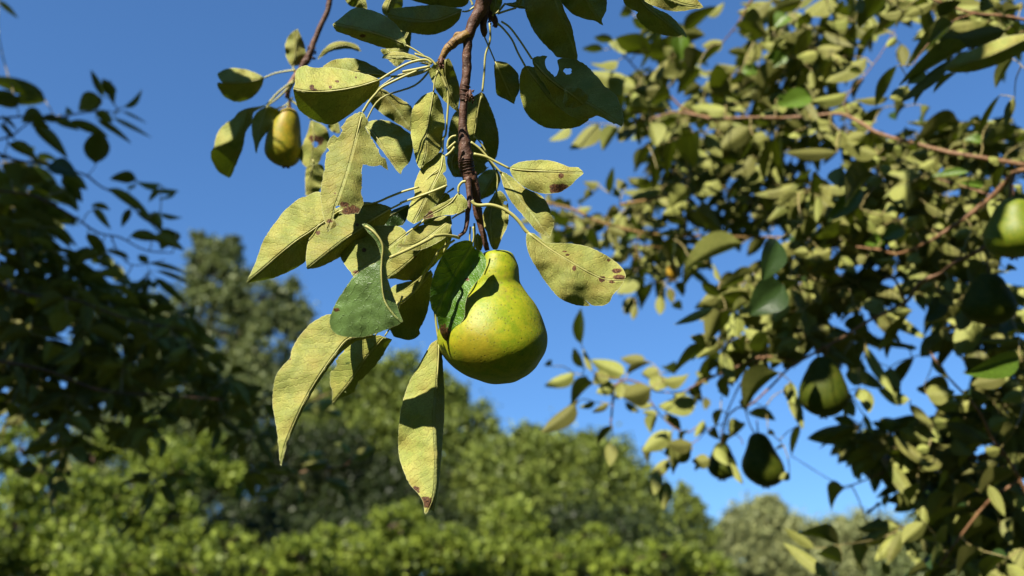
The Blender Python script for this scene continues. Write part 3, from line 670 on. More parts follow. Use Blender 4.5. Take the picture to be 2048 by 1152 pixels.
# the big green leaf close to the lens
G('T5 1085,212 1190,285 1262,395 1258,520 1252,650 1275,870 1350,1000 1438,1085', 'T5 1083,215 1130,285 1180,330 1225,410 1240,470 1242,530 1130,590 1000,690 900,830 830,950 795,1050 T7 410,130 425,160 460,182 520,191 590,188 650,170 700,150 775,122',
  'T5 1090,205 1135,215 1190,260 1240,340 1340,470 1330,505 1300,560 1310,700 1380,900 T7 765,65 782,108', d=.475, s=(.30, 2.0), c=(.05, 0), up='t', mat=M_leafg, z=(.3, -.2, 0), wave=(.06, 2),
  pet='T4 745,1000 690,985 600,975 500,990 T5 1700,335 1500,435 1330,510', petr=(3.3, 3.3), petd=.517, spots=[('T5 850,975', 6, .4)], label='big green leaf showing its smooth upper side, nearest to the viewer')
G('T7 640,180 510,195 440,268 380,350 322,440 272,530 222,640 182,740 157,850', 'T7 620,150 480,90 412,72 350,95 300,130 250,190 215,250 203,300 160,345 128,400 115,490 120,570 135,650 145,740 153,850',
  'T7 650,190 540,215 452,285 390,368 330,455 281,545 232,648 190,745 160,850', d=.51, s=(.25, 1.5), c=(.03, 0), z=(0, -3.6, -.2), pet='T5 1400,900 T7 690,120 640,180', spots=[('T7 205,302', 3, .5)], label='long sickle-shaped sunlit leaf hanging lowest on the left')
G('T7 690,185 600,290 510,420 422,530', 'T7 660,178 520,190 500,215 480,262 440,310 445,340 410,375 408,430 425,480 418,534', 'T7 735,190 700,250 670,300 640,340 590,390 555,420 530,475 500,490 460,500 440,525 420,537', d=.525, s=(1.0, .9), z=(0, 5.5, 0), ragged=2, holes=[('T7 502,323', 5.5, .45), ('T7 488,470', 1.5, 1), ('T7 490,415', 1.5, 1)], pet='T5 1440,850 T7 735,110 690,185', label='dark ragged leaf with a small see-through hole')
G('T7 966,200 965,290 958,400 948,500 940,600 945,700 950,830 940,1000 900,1100', 'T7 962,202 930,220 900,270 860,340 820,410 790,490 770,580 760,680 760,780 780,860 815,940 850,980 880,1020 890,1060 893,1102',
  'T7 970,202 985,290 992,400 996,480 994,600 986,720 976,850 966,950 952,1040 940,1086 920,1075 900,1098', d=.528, s=(.30, 2.2), c=(.03, 0), z=(0, -3.6, .2), pet='T6 60,560 75,700 90,800', petr=(2.2, 2.4), spots=[('T7 847,970', 7), ('T7 905,1035', 10), ('T7 790,850', 1.5)], label='long leaf hanging straight down below the pear with two brown patches')
# leaf lying on the pear
G('T6 310,190 225,330 150,470 85,620', 'T6 385,215 330,185 320,150 270,137 200,160 140,210 90,290 55,380 40,450 32,520 45,600 80,660 90,720 120,800 160,835',
  'T6 388,212 415,270 410,330 370,400 322,450 285,520 270,600 270,655 230,720 190,780 166,796', crease='T6 386,213 300,340 215,450 165,560 150,690 158,830', d=.513, s=(-.70, -.62), c=(0, .0), up='t', z=(0, -.1, 0), wave=(0, 1), spots=[('T6 130,790', 14, 1.6), ('T6 285,402', 6, .4)],
  pet='T4 870,900 T6 330,120 310,190', mat=M_leafh, petr=(1.5, 1.8), label='dark green leaf lying against the left side of the ripe pear, edge curled bright')
# right side
G('T6 700,88 820,180 950,262 1100,350 1220,402 1350,405', 'T6 690,82 740,92 800,140 830,157 920,155 1030,165 1130,190 1230,240 1300,290 1342,330 1360,380 1350,400', 'T6 690,90 684,130 700,220 740,300 790,380 840,450 900,520 970,560 1050,582 1118,581 1088,542 1130,577 1200,581 1250,556 1272,512 1310,470 1348,425',
  d=.512, s=(-.35, .75), c=(.30, .0), z=(0, -.5, -.2), pet='T4 860,668 880,700 930,712 1020,708 1120,735 1210,790 1280,860 1330,930 T6 700,88', petr=(3.6, 3.4), spots=[('T6 1300,345', 9, .4), ('T6 1200,400', 6), ('T6 1320,390', 11, .5), ('T6 1010,330', 3.5), ('T6 945,215', 5, .35), ('T6 965,235', 4, .5), ('T6 1270,420', 7, .4), ('T6 1245,270', 3)], label='large yellow-green oval leaf right of the pear with a reddish blotched tip')
G('T4 1190,385 1300,400 1550,412 1700,420 1848,425', 'T4 1190,380 1250,340 1330,320 1450,310 1560,315 1640,338 1720,370 1790,372 1815,385 1850,422', 'T4 1190,390 1222,460 1290,530 1380,580 1480,606 1560,607 1650,590 1740,530 1800,470 1850,428',
  d=.512, s=(-.30, .6), c=(.30, .05), z=(0, -.4, -.1), pet='T4 875,256 980,280 1080,330 1190,385', petr=(2.2, 2.8), spots=[('T4 1625,565', 20, .5), ('T4 1645,452', 4.5), ('T4 1590,590', 12, .5)], label='short leaf right of the twig with a dark brown scorched lower edge')
G('T4 1120,425 1220,570 1310,690 1400,800 1542,1000', 'T4 1105,402 1200,450 1330,560 1450,610 1520,680 1560,780 1586,860 1575,930 1544,1000', 'T4 1100,405 1145,560 1215,690 1300,790 1370,870 1430,940 1500,978 1540,1003', d=.525, s=(-.1, .5), c=(.05, .1), z=(0, -1.2, -.1), pet='T4 850,150 930,210 1010,300 1060,360 1120,425', petr=(2, 2.2), spots=[('T4 1500,1000', 5)])
G('T4 1075,600 1040,700 1020,850 1040,1100', 'T4 1062,600 1005,690 955,790 948,860 990,950 1010,1020 1038,1100', 'T4 1085,560 1150,620 1182,700 1186,820 1172,900 1130,990 1085,1095 1045,1102', d=.55, s=(.6, .2), z=(0, -.8, 0), holes=[('T4 1155,690', 4, 1)], pet='T4 1000,300 1070,420 1085,500 1075,600', petr=(1.8, 1.8), label='striped half-shaded leaf with a pinhole behind the twig, above the pear')
G('T4 955,1000 930,900 905,1040 900,1110', 'T4 950,990 900,960 885,1040 895,1110', 'T4 960,990 955,1060 940,1110 905,1112', d=.56, s=(.6, .6))
G('T2 780,505 860,680 935,852', 'T2 778,505 770,560 778,660 785,740 800,782 860,812 933,855', 'T2 785,502 835,502 890,522 940,570 972,620 978,740 950,800 937,855', d=.54, s=(.9, .6), z=(0, 1.2, 0), pet='T2 690,298 735,400 780,505', petr=(1.4, 1.6), label='small dark leaf alone against the sky, right of the twig')
G('T2 1025,540 1150,700 1290,860 1540,990', 'T2 1022,540 990,590 977,680 985,780 1010,880 1050,950 1110,1000 1180,1040 1260,1055 1380,1055 1470,1035 1538,992', 'T2 1030,538 1080,545 1180,560 1240,620 1330,700 1420,800 1540,870 1545,985', d=.535, s=(.9, .5), c=(0, .05), z=(0, 1.4, 0), pet='T2 800,190 860,250 920,330 965,430 1025,540', petr=(2, 2), label='broad dark rounded leaf in shade right of the twig')
G('T2 1080,482 1200,620 1380,760 1600,880 1822,1030', 'T2 1078,480 1120,462 1205,460 1187,500 1205,562 1240,600 1268,628 1298,570 1288,492 1340,478 1450,490 1540,550 1625,640 1682,712 1752,760 1802,850 1830,950 1828,1030', 'T2 1080,490 1120,600 1200,720 1280,850 1400,950 1520,985 1600,952 1650,960 1720,1000 1820,1035', d=.525, s=(.35, .9), z=(.2, 1.0, .4), ragged=1, holes=[('T2 1375,585', 8, .75)], pet='T2 830,175 900,225 980,330 1040,420 1080,482', petr=(2, 2), label='large dark leaf with bitten upper edge and round hole, against the sky')
G('T2 1350,735 1430,790 1500,850', 'T2 1352,725 1440,712 1500,740 1545,800 1510,850', 'T2 1350,745 1340,830 1355,880 1430,885 1500,862', d=.512, s=(.3, .3), z=(0, .6, -.2), label='sunlit curled flap on the dark bitten leaf')
G('T2 1262,-30 1330,180 1400,330 1445,470', 'T2 1190,-60 1020,-10 1022,60 1042,140 1082,230 1150,330 1222,402 1300,482', 'T2 1270,-60 1325,20 1355,100 1402,200 1425,300 1445,400 1456,470 1450,490', d=.53, s=(.8, .5), z=(0, 1.2, 0), pet='P 1060,-80 1108,-7', label='long dark leaf hanging from the top edge above the bitten leaf')
G('T2 1500,-60 1560,60 1660,205', 'T2 1480,-60 1300,-30 1332,30 1380,85 1440,130 1530,160 1602,172 1658,210', 'T2 1520,-60 1690,-40 1696,0 1690,90 1655,155 1665,210', d=.53, s=(.8, .8), z=(0, .8, 0), pet='P 1150,-90 1166,-15')
G('T2 860,30 1000,50 1150,50 1340,-30', 'T2 850,28 960,10 1060,-60 1200,-90 1345,-38', 'T2 855,36 960,66 1070,75 1180,60 1280,30 1345,-20', d=.545, s=(.6, .9), z=(0, .6, 0), pet='T2 745,120 800,100 860,30', petr=(2.2, 2.2))
G('T2 790,-60 780,20 765,110', 'T2 780,-60 745,-10 738,50 745,105', 'T2 800,-60 835,-20 830,50 775,115', d=.535, s=(.3, .5), pet='T2 760,130 765,110')
G('T2 990,-50 975,20 950,65', 'T2 985,-50 955,-10 948,60', 'T2 995,-50 1002,20 955,68', d=.54, s=(.3, .5), pet='T2 800,112 880,85 950,65', petr=(2, 2.2))
G('T2 370,490 375,640 430,800 470,915', 'T2 366,488 300,505 236,585 270,680 310,760 360,822 420,880 468,918', 'T2 375,485 405,480 442,560 472,650 492,760 482,850 472,918', d=.54, s=(.5, .8), z=(0, 1.0, 0), pet='T2 330,540 345,520 370,490', label='green leaf hanging under the spur, behind the long stalks')
G('T2 275,752 T4 455,100 450,240 402,388', 'T2 270,750 200,775 140,830 100,900 85,1000 90,1100 T4 335,180 345,250 370,340 398,388', 'T2 290,750 330,820 355,920 370,1050 T4 602,60 590,200 520,290 450,345 404,390', d=.52, s=(1.3, .45), c=(0, .1), z=(.2, .4, 0), pet='T2 310,580 285,660 275,752', label='long narrow leaf left of the twig, left half olive and right half dark')
G('T2 675,750 640,900 610,1100 T4 820,300 800,470', 'T2 665,750 590,800 500,870 430,950 400,1050 T4 655,50 640,200 650,330 680,440 720,470', 'T2 685,752 730,850 770,950 800,1050 T4 1090,50 1097,150 1090,230 1068,300 980,400 880,470', d=.56, s=(.8, .8), z=(0, 1.2, 0), pet='T2 735,190 738,330 700,450 690,600 675,750', petr=(2.2, 2.2), holes=[('T4 920,160', 8, .9), ('T4 1005,350', 7, .8)], label='large dark leaf directly behind the main twig')
G('T4 1090,400 1020,520 935,660', 'T4 1085,395 980,400 900,480 915,570 930,658', 'T4 1100,405 1110,500 1050,610 940,662', d=.62, s=(.8, .8), z=(0, .5, 0), pet='T4 1000,300 1090,400')
G('T4 600,245 585,380 520,520 450,650 400,750 338,870', 'T4 590,242 520,255 440,330 390,420 357,500 345,560 350,620 310,700 290,800 283,840 330,872', 'T4 612,245 622,300 632,400 600,430 635,480 630,560 600,620 545,700 480,790 400,850 342,875', d=.528, s=(.45, .4), c=(.05, .05), z=(0, -2.0, 0), pet='T2 310,570 370,690 395,800 388,950 375,1100 T4 605,120 600,245', petr=(2.2, 2.2), label='narrow wrinkled leaf with a long straight stalk left of the twig')
G('T4 700,240 680,350 710,460', 'T4 695,235 640,280 650,380 705,465', 'T4 705,235 740,300 740,400 715,465', d=.57, s=(.5, .6), pet='T4 790,130 700,170 690,240')
G('T5 1500,42 1400,100 1300,160 1205,232', 'T5 1498,38 1400,70 1300,120 1220,200 1203,230', 'T5 1504,45 1490,130 1440,222 1320,240 1206,236', d=.55, s=(.5, .3), z=(0, -.6, 0), up='t', label='blue-grey shaded leaf between two pale stalks')
G('T4 640,600 560,690 500,800 430,900', 'T4 630,600 560,620 470,700 430,800 420,880', 'T4 650,600 680,700 620,800 540,880 440,905', d=.545, s=(.9, .9), z=(0, 1, 0), pet='T4 700,560 640,600')
G('R1 900,-160 1000,-40 1150,30 1338,64', 'R1 900,-165 850,-60 858,10 960,60 1050,86 1150,93 1250,78 1336,68', 'R1 905,-165 1100,-120 1230,-60 1300,10 1340,60', d=.50, s=(.3, .5), z=(0, -.4, 0), pet='R1 780,-330 850,-230 900,-160', label='pale leaf with a dark tip cut by the top edge, furthest right of the sharp leaves')
G('R1 760,-120 850,30 980,140 1200,312', 'R1 755,-125 680,-10 722,62 800,100 788,130 850,212 960,276 1110,300 1170,286 1196,314', 'R1 765,-125 860,-20 935,60 1045,112 1125,182 1190,268 1204,312', d=.535, s=(.9, .6), z=(0, 1.6, 0), c=(0, .1), pet='R1 700,-300 760,-120', label='dark curled leaf under the pale leaf at the top edge')
# extra stalks seen round the joint
for s_, d_, r_ in (('T4 720,95 680,105 650,140 640,200', .52, 2.2), ('T4 715,150 680,180 640,215', .52, 2.4), ('T4 705,195 670,240 625,275', .52, 2.6), ('T4 845,900 840,1000 848,1060', .54, 1.8),
                   ('T4 668,870 640,1000 610,1130', .54, 2.0), ('T4 560,395 480,460 390,560', .523, 1.4), ('T4 665,880 655,930 640,960', .54, 1.8), ('T4 880,870 885,960 880,1090', .55, 2), ('T4 880,100 930,150 1000,260', .55, 1.6)):
    p_, r2, _ = path(s_, d_, r_); mb = MB(); mb.tube(p_, r2, 8); mb.build('leaf_stalk', M_pet, B)
print('leaves on branch', len([c for c in B.children if c.name.startswith('leaf')]))

# ================================================================== the blurred second branch at upper left
B2 = empty('pear_branch', at(672, -120, .79), label='thinner dark brown branch at upper left with a few blurred pale leaves', cat='branch')
mb = MB()
wood(mb, 'P 690,-120 T1 1190,-200 1150,0 1130,100 1060,250 1000,400 965,500 920,570 880,640', .79, [6, 6, 5.6, 5.2, 5.2, 6, 7.5, 7, 6], 2)
mb.build('wood', M_bark, B2); mb = MB()
wood(mb, 'T1 890,620 820,720 785,790 770,870', .79, [6, 6, 5, 4], 4); mb.build('spur', M_twig, B2)
mb = MB(); scales(mb, 'T1 1000,420 960,540', .79, 7, 26, 5); mb.build('bud_scales', M_scale, B2)
H = lambda M, A, Bb, **k: traced_leaf(B2, M, A, Bb, **k)
H('T1 822,590 850,450 860,250', 'T1 810,588 765,510 755,400 790,310 858,250', 'T1 835,590 900,560 938,480 928,400 892,310 864,252', d=.79, s=(.6, .3), c=(.1, .1), pet='T1 840,640 830,610 822,590', label='small upright pale leaf at the top of the blurred branch')
H('T1 570,693 450,720 330,733 200,735', 'T1 570,690 480,640 350,605 250,605 170,640 155,672 198,733', 'T1 568,700 540,780 470,860 380,900 300,900 220,860 175,800 150,750 170,728 198,737', d=.768, s=(.5, 1.4), c=(0, -.1), z=(0, -.4, 0), pet='T1 850,620 760,632 660,652 570,690', petr=(1.6, 2), label='heart-shaped folded leaf, upper half pale and lower half dark, furthest left of its branch')
H('T1 1435,460 1300,400 1150,440 1042,525', 'T1 1430,455 1390,400 1300,368 1200,370 1100,430 1040,520', 'T1 1430,465 1350,438 1250,436 1160,456 1100,490 1044,528', d=.72, s=(.4, .9), z=(0, .4, -.3))
H('T1 590,932 T3 440,40 380,250 250,590', 'T1 580,930 T3 400,-10 330,30 300,70 200,140 150,220 120,330 95,370 100,430 130,500 180,560 232,590', 'T1 596,935 T3 480,20 462,110 405,200 382,330 335,450 275,590 240,594', crease='T3 420,-20 400,60 300,240 130,330', d=.785, s=(.3, 1.0), z=(0, -2.2, 0), pet='T1 830,715 700,815 640,880 590,932', petr=(2, 2.2), label='large pale blurred leaf with a dark fold, hanging left of the golden pear')
H('T1 600,936 T3 560,60 520,200 495,390', 'T1 590,935 500,1000 465,1060 T3 458,130 460,220 480,300 493,390', 'T1 605,936 680,960 715,1000 T3 700,40 640,140 570,230 530,290 498,390', d=.775, s=(.6, .4), z=(0, .3, 0), pet='T1 830,730 700,860 600,936')
H('T3 985,85 1010,250 975,518', 'T3 980,85 960,180 920,280 885,380 890,440 920,490 972,520', 'T3 990,85 1100,140 1140,200 1150,270 1120,350 1080,400 1060,460 980,522', d=.78, s=(.7, .2), c=(0, .05), holes=[('T3 1020,300', 6, 1)], spots=[('T3 1060,275', 9), ('T3 1010,255', 7)], pet='T1 780,870 900,960 T3 985,85', label='pale leaf with an orange-rimmed hole right of the golden pear')
H('T3 1010,480 970,600 935,760', 'T3 1000,470 940,520 932,640 932,760', 'T3 1020,470 1095,500 1100,620 1050,730 940,765', d=.77, s=(1.3, .3), pet='T3 1000,440 1010,480')
H('T3 1180,90 1200,150 1240,210', 'T3 1170,90 1130,140 1170,190 1235,212', 'T3 1185,90 1230,120 1245,208', d=.77, s=(.4, .4))
for s_ in ('T1 825,860 760,930 680,965', 'T1 800,880 770,960 730,1000'):
    p_, r2, _ = path(s_, .79, 1.6); mb = MB(); mb.tube(p_, r2, 8); mb.build('leaf_stalk', M_pet, B2)
# ================================================================== boughs further back: leaves from a few shared leaf meshes, each set by hand
def leaf_mesh(seed, n=9, m=6):
    """a pear leaf 1 long (+X), about .5 wide, folded on its midrib, drooping and twisted, with the stub of its stalk"""
    rg = random.Random(seed); vs = []; fs = []
    fold = rg.uniform(.35, 1.0); droop = rg.uniform(.05, .38); tw = rg.uniform(-.5, .5); asym = rg.uniform(-.1, .1)
    for i in range(n + 1):
        t = i / n; wd = .5 * (math.sin(math.pi * t ** .78) ** .8) * (1 - .10 * t) + .002
        if i == n: wd = .004
        for j in range(-m // 2, m // 2 + 1):
            q = j / (m / 2); y = q * wd
            z = abs(y) * fold - droop * (t * t) + .025 * math.sin(9 * t + q * 2 + seed) * abs(q)
            a = tw * t * .6; y2 = y * math.cos(a) - z * math.sin(a); z2 = y * math.sin(a) + z * math.cos(a)
            vs.append((t, y2 * (1 + asym * (1 if j > 0 else -1)), z2))
    k = m + 1
    for i in range(n):
        for j in range(m):
            a = i * k + j; fs.append((a, a + k, a + k + 1, a + 1))
    me = bpy.data.meshes.new('leaf'); me.from_pydata(vs, [], fs)
    me.polygons.foreach_set('use_smooth', [True] * len(me.polygons))
    return me
BASE = [leaf_mesh(i) for i in range(6)]
def with_mat(mat):
    r = []
    for b in BASE:
        c = b.copy(); c.materials.append(mat); r.append(c)
    return r
LM = {'L': with_mat(M_far), 'D': with_mat(M_far), 'B': with_mat(M_far), 'G': with_mat(M_farg)}
# wanted direction of the face we see, camera axes: L towards the sun, D turned down and away from it, B looking up at open sky with its upper side
NRM = {'L': (-.28, .42, .86), 'D': (.32, -.74, .60), 'B': (.45, .25, .85), 'G': (-.1, .3, .9)}
def frame(bx, by, tx, ty, wpx, tone, d, rg):
    b = cv(bx, by, d); n = Vector(NRM[tone]) + Vector((rg.gauss(0, .2), rg.gauss(0, .2), rg.gauss(0, .1)))
    n.normalize()
    ax, ay = (tx - bx), -(ty - by)
    az = -(ax * n.x + ay * n.y) / n.z
    az = max(-1.3 * math.hypot(ax, ay), min(1.3 * math.hypot(ax, ay), az))
    k = d / F
    ax *= 1.12; ay *= 1.12; az *= 1.12; wpx *= .92
    a = Vector((ax, ay, az)) * k; ln = a.length; a.normalize()
    n = (n - a * n.dot(a)).normalized()
    yv = n.cross(a)
    vis = max(.45, math.sqrt(max(0, 1 - yv.z ** 2)))
    W = wpx * k / vis
    if tone in 'BG': zv = n; yv = zv.cross(a)          # upper side towards us
    else: zv = -n; yv = zv.cross(a)                    # underside towards us
    Mx = Matrix((a * ln, yv * W * 1.15, zv * W * 1.0)).transposed()
    return b, Mx
def place_leaf(root, bx, by, tx, ty, w, tone, d, rg):
    b, Mx = frame(bx, by, tx, ty, w, tone, d, rg)
    o = bpy.data.objects.new('leaf', rg.choice(LM[tone])); S.collection.objects.link(o); o.parent = root
    M4 = (CR @ Mx).to_4x4(); M4.translation = (CAM + CR @ b) - root.location
    o.matrix_local = M4
    return CAM + CR @ b
def bough(label, woods, leaves, d, seed, group, twr=(1.6, .9), wmat=None, fill=(), jd=.07, name='pear_branch', stalk_max=95, lit=.52):
    """woods: (pixel path, depths, radii px); leaves: 'tile bx,by,tx,ty,w,T ...'; fill: blobs (x, y, r, count)"""
    rg = random.Random(seed)
    Q0 = path(woods[0][0], woods[0][1], woods[0][2])[0]
    e = empty(name, Q0[0], label=label, cat='branch', group=group)
    mb = MB(); net = []
    for i, (s, dd, rr) in enumerate(woods):
        p, r, Q = path(s, dd, rr, 6); mb.tube(p, [q * .88 * (1 + .35 * max(0, noise.noise(Vector((k * .45, seed, i))))) for k, q in enumerate(r)], 9, rough=.3, seed=seed + i)
        net += [(q[0], q[1], q[2]) for q in Q]
    mb.build('wood', wmat or M_twig, e)
    t = 'P'; L_ = []
    for a in leaves.split():
        if a in T: t = a; continue
        f = a.split(',')
        if len(f) == 1: t = f[0]; continue
        (bx, by), (tx, ty) = px(t, [(float(f[0]), float(f[1])), (float(f[2]), float(f[3]))])
        L_.append((bx, by, tx, ty, float(f[4]) / T[t][2], f[5], float(f[6]) if len(f) > 6 else None))
    tw = MB()
    # nearest first, each stalk springs from the nearest wood or twig
    pend = list(L_); netA = np.array(net)
    def grow(bx, by, dl, thick):
        nonlocal netA
        D_ = (netA[:, 0] - bx) ** 2 + (netA[:, 1] - by) ** 2 + ((netA[:, 2] - dl) * 500) ** 2
        i = int(D_.argmin()); q = netA[i]
        dist = math.sqrt(D_[i])
        if dist < .05: return
        mx, my = (q[0] + bx) / 2 + rg.uniform(-.1, .1) * dist, (q[1] + by) / 2 + rg.uniform(-.12, .04) * dist
        P = [(q[0], q[1]), (mx, my), (bx, by)]
        pp, rr, Q = path(P, [q[2], dl], (thick[0] if dist > 60 else thick[0] * .8, thick[1]), 4)
        tw.tube(pp, rr, 5)
        netA = np.vstack([netA, np.array([[c[0], c[1], c[2]] for c in Q[1:]])])
    done = []
    while pend:
        if len(netA) > 4: 
            best = min(range(len(pend)), key=lambda k: float(((netA[:, 0] - pend[k][0]) ** 2 + (netA[:, 1] - pend[k][1]) ** 2).min()))
        bx, by, tx, ty, w_, tone, dl = pend.pop(best)
        D_ = (netA[:, 0] - bx) ** 2 + (netA[:, 1] - by) ** 2; base_d = netA[int(D_.argmin()), 2]
        dl = dl or (.75 * base_d + .25 * (d if not hasattr(d, '__len__') else d[0]) + rg.uniform(-jd, jd))
        grow(bx, by, dl, twr); done.append((bx, by, tx, ty, w_, tone, dl))
    for (bx, by, tx, ty, w_, tone, dl) in done: place_leaf(e, bx, by, tx, ty, w_, tone, dl, rg)
    # the many small or hidden leaves behind: one part
    if fill:
        V = []; Fc = []; SD = []
        for fb in fill:
            x, y, r, cnt = fb[:4]; fd = fb[4] if len(fb) > 4 else None
            ccx = []
            for c in range(max(1, int(cnt * (1.7 if group == GR else 1.35)) // 7)):
                a = rg.uniform(0, 6.28); q = r * math.sqrt(rg.random()); ccx.append((x + q * math.cos(a), y + q * math.sin(a)))
            for c in ccx:
                dl = (fd or (d if not hasattr(d, '__len__') else d[0])) + rg.uniform(.06, .40)
                grow(c[0], c[1], dl, (1.4, .9))
                for k in range(7):
                    ang = rg.uniform(0, 6.28); ll = rg.uniform(42, 76) * 1.25 / dl
                    st = rg.uniform(5, 22)
                    bx = c[0] + math.cos(ang) * st; by = c[1] + math.sin(ang) * st * .8
                    tx = bx + math.cos(ang) * ll; ty = by + math.sin(ang) * ll * .6 + rg.uniform(ll * .15, ll * .75)
                    tone = 'L' if rg.random() < lit else 'D'
                    dq = dl + rg.uniform(-.05, .05)
                    b, Mx = frame(bx, by, tx, ty, rg.uniform(20, 34) * 1.25 / dl, tone, dq, rg)
                    pp, rr, _ = path([c, ((c[0] + bx) / 2, (c[1] + by) / 2 - 1), (bx, by)], [dl, dq], (.9, .7), 3); tw.tube(pp, rr, 4, cap=False)
                    me = BASE[rg.randrange(6)]; o0 = len(V); bw = CAM + CR @ b; mm = CR @ Mx
                    V += [bw + mm @ v.co for v in me.vertices]; Fc += [tuple(o0 + j for j in p.vertices) for p in me.polygons]
                    SD += [rg.random()] * len(me.vertices)
        ob = mesh_obj('leaves', V, Fc, M_fars, e); ob['kind'] = 'stuff'
        ob.data.attributes.new('seed', 'FLOAT', 'POINT').data.foreach_set('value', SD)
    tw.build('twigs', M_petfar, e)
    return e
GR = 'pear boughs filling the right side'
bough('bough with dense pale leaves ending just right of the large dark bitten leaf', [
    ('P 1560,236 1500,235 1430,238 1400,232 1350,225 1300,238 1240,246', [1.35, 1.45], [3.6, 3, 2.2]), ('P 1430,238 1385,226 1360,212 1330,182 1285,150 1235,95', [1.42, 1.45], [3.2, 2.2, 1.4]),
    ('P 1520,-20 1500,5 1480,40 1462,65 1445,85', [1.3, 1.35], [3, 1.8, 1.2])],
    '''R1 830,400,575,270,130,L 900,230,720,230,80,D 760,110,660,100,100,D 600,330,440,330,60,D 520,410,350,420,60,D 640,500,440,560,110,L 780,720,460,560,190,L 900,440,620,340,140,D 980,720,780,700,120,L
    900,900,700,900,150,D 1050,880,850,840,120,L 1070,780,900,820,100,D 1060,290,1020,470,150,D 1120,290,1320,270,130,D 1150,300,1150,470,140,G 1180,250,1370,100,120,D 1350,430,1220,560,150,D 1110,640,1100,520,170,L
    1500,340,1350,370,120,L 1480,360,1370,470,90,D 1370,130,1500,40,80,L 1620,100,1860,60,90,L 1650,170,1850,200,150,D 1690,90,1870,40,110,L 1700,440,1540,430,60,D 1680,290,1820,300,100,L 1760,340,1680,560,110,L
    1650,580,1790,570,110,G 1850,500,2030,470,110,G 1980,50,1970,220,140,D 2000,560,1800,740,180,D 1500,800,1360,620,160,D 1580,600,1480,780,140,D 1560,650,1350,730,130,L 1640,850,1500,830,60,L 1520,900,1290,870,140,L
    1460,1030,1550,1040,80,L 1560,1130,1750,1060,140,L 1750,1110,1830,1120,100,L 1940,800,2048,860,120,G 1800,830,1900,870,90,D 700,1050,750,1000,80,D 1400,960,1250,1020,120,D 1300,560,1180,700,120,D
    R3 680,-60,700,130,170,L 900,-60,960,130,130,L 480,-50,280,170,160,L 250,-30,110,90,90,L 640,-20,510,130,120,D 850,140,790,290,70,D 1000,110,975,330,120,D 1090,80,1090,310,100,D 960,320,960,440,80,D
    1160,90,1150,210,90,L 1250,20,1300,210,220,D 1360,30,1470,210,120,L 1720,-20,1520,130,160,L 1760,10,1700,180,150,D''', 1.42, 101, GR, fill=[(1370, 130, 45, 14), (1290, 190, 50, 21), (1400, 285, 60, 28), (1480, 190, 50, 21), (1330, 60, 30, 7), (1480, 300, 40, 21), (1560, 30, 30, 14), (1340, 260, 40, 21), (1420, 180, 40, 14)])
bough('bough with long dark green leaves coming in at the top right corner', [
    ('P 2060,42 2010,32 1950,27 1900,12 1850,-8', [.98, 1.02], [3.6, 3, 2.6]), ('P 2048,62 2010,78 1975,88 1945,96 1900,118', [.95, .95], [1.6, 1.5, 1.2]),
    ('P 1950,27 1915,38 1890,55 1850,95 1825,130', [1.0, 1.0], [1.8, 1.4, 1])],
    '''R2 1590,385,1050,630,150,D,.95 1540,110,1180,450,150,D,1.0 1900,250,1550,290,160,L,.93 1540,310,1250,430,130,D 1450,190,1250,330,120,D 1450,490,1040,840,95,L,.95 1230,570,1110,690,80,L,.95 1100,700,950,820,110,L
    940,800,700,820,80,L 1000,540,920,780,130,D 1330,640,1170,800,110,D 2048,560,1840,940,80,B,.92 1970,800,1890,1010,70,L 1490,600,1380,700,70,D 1950,480,1920,640,110,D 1790,60,1740,-30,130,L 1700,140,1700,180,70,L
    1810,160,1800,210,60,L 1350,130,1440,40,130,D 1300,20,1100,120,90,L 1050,90,900,110,90,L 900,-10,790,110,200,D 700,-20,690,130,60,L 1850,780,1800,1040,80,D 1950,200,2040,240,120,D 1450,60,1560,100,90,D 1880,120,1980,60,80,D
    2030,20,1960,100,60,L''', 1.0, 102, GR, fill=[(1900, 30, 40, 14, 1.15), (2010, 60, 40, 14, 1.15), (1800, 20, 50, 14, 1.2), (1960, 0, 60, 21, 1.2), (1700, 10, 40, 14, 1.3)])
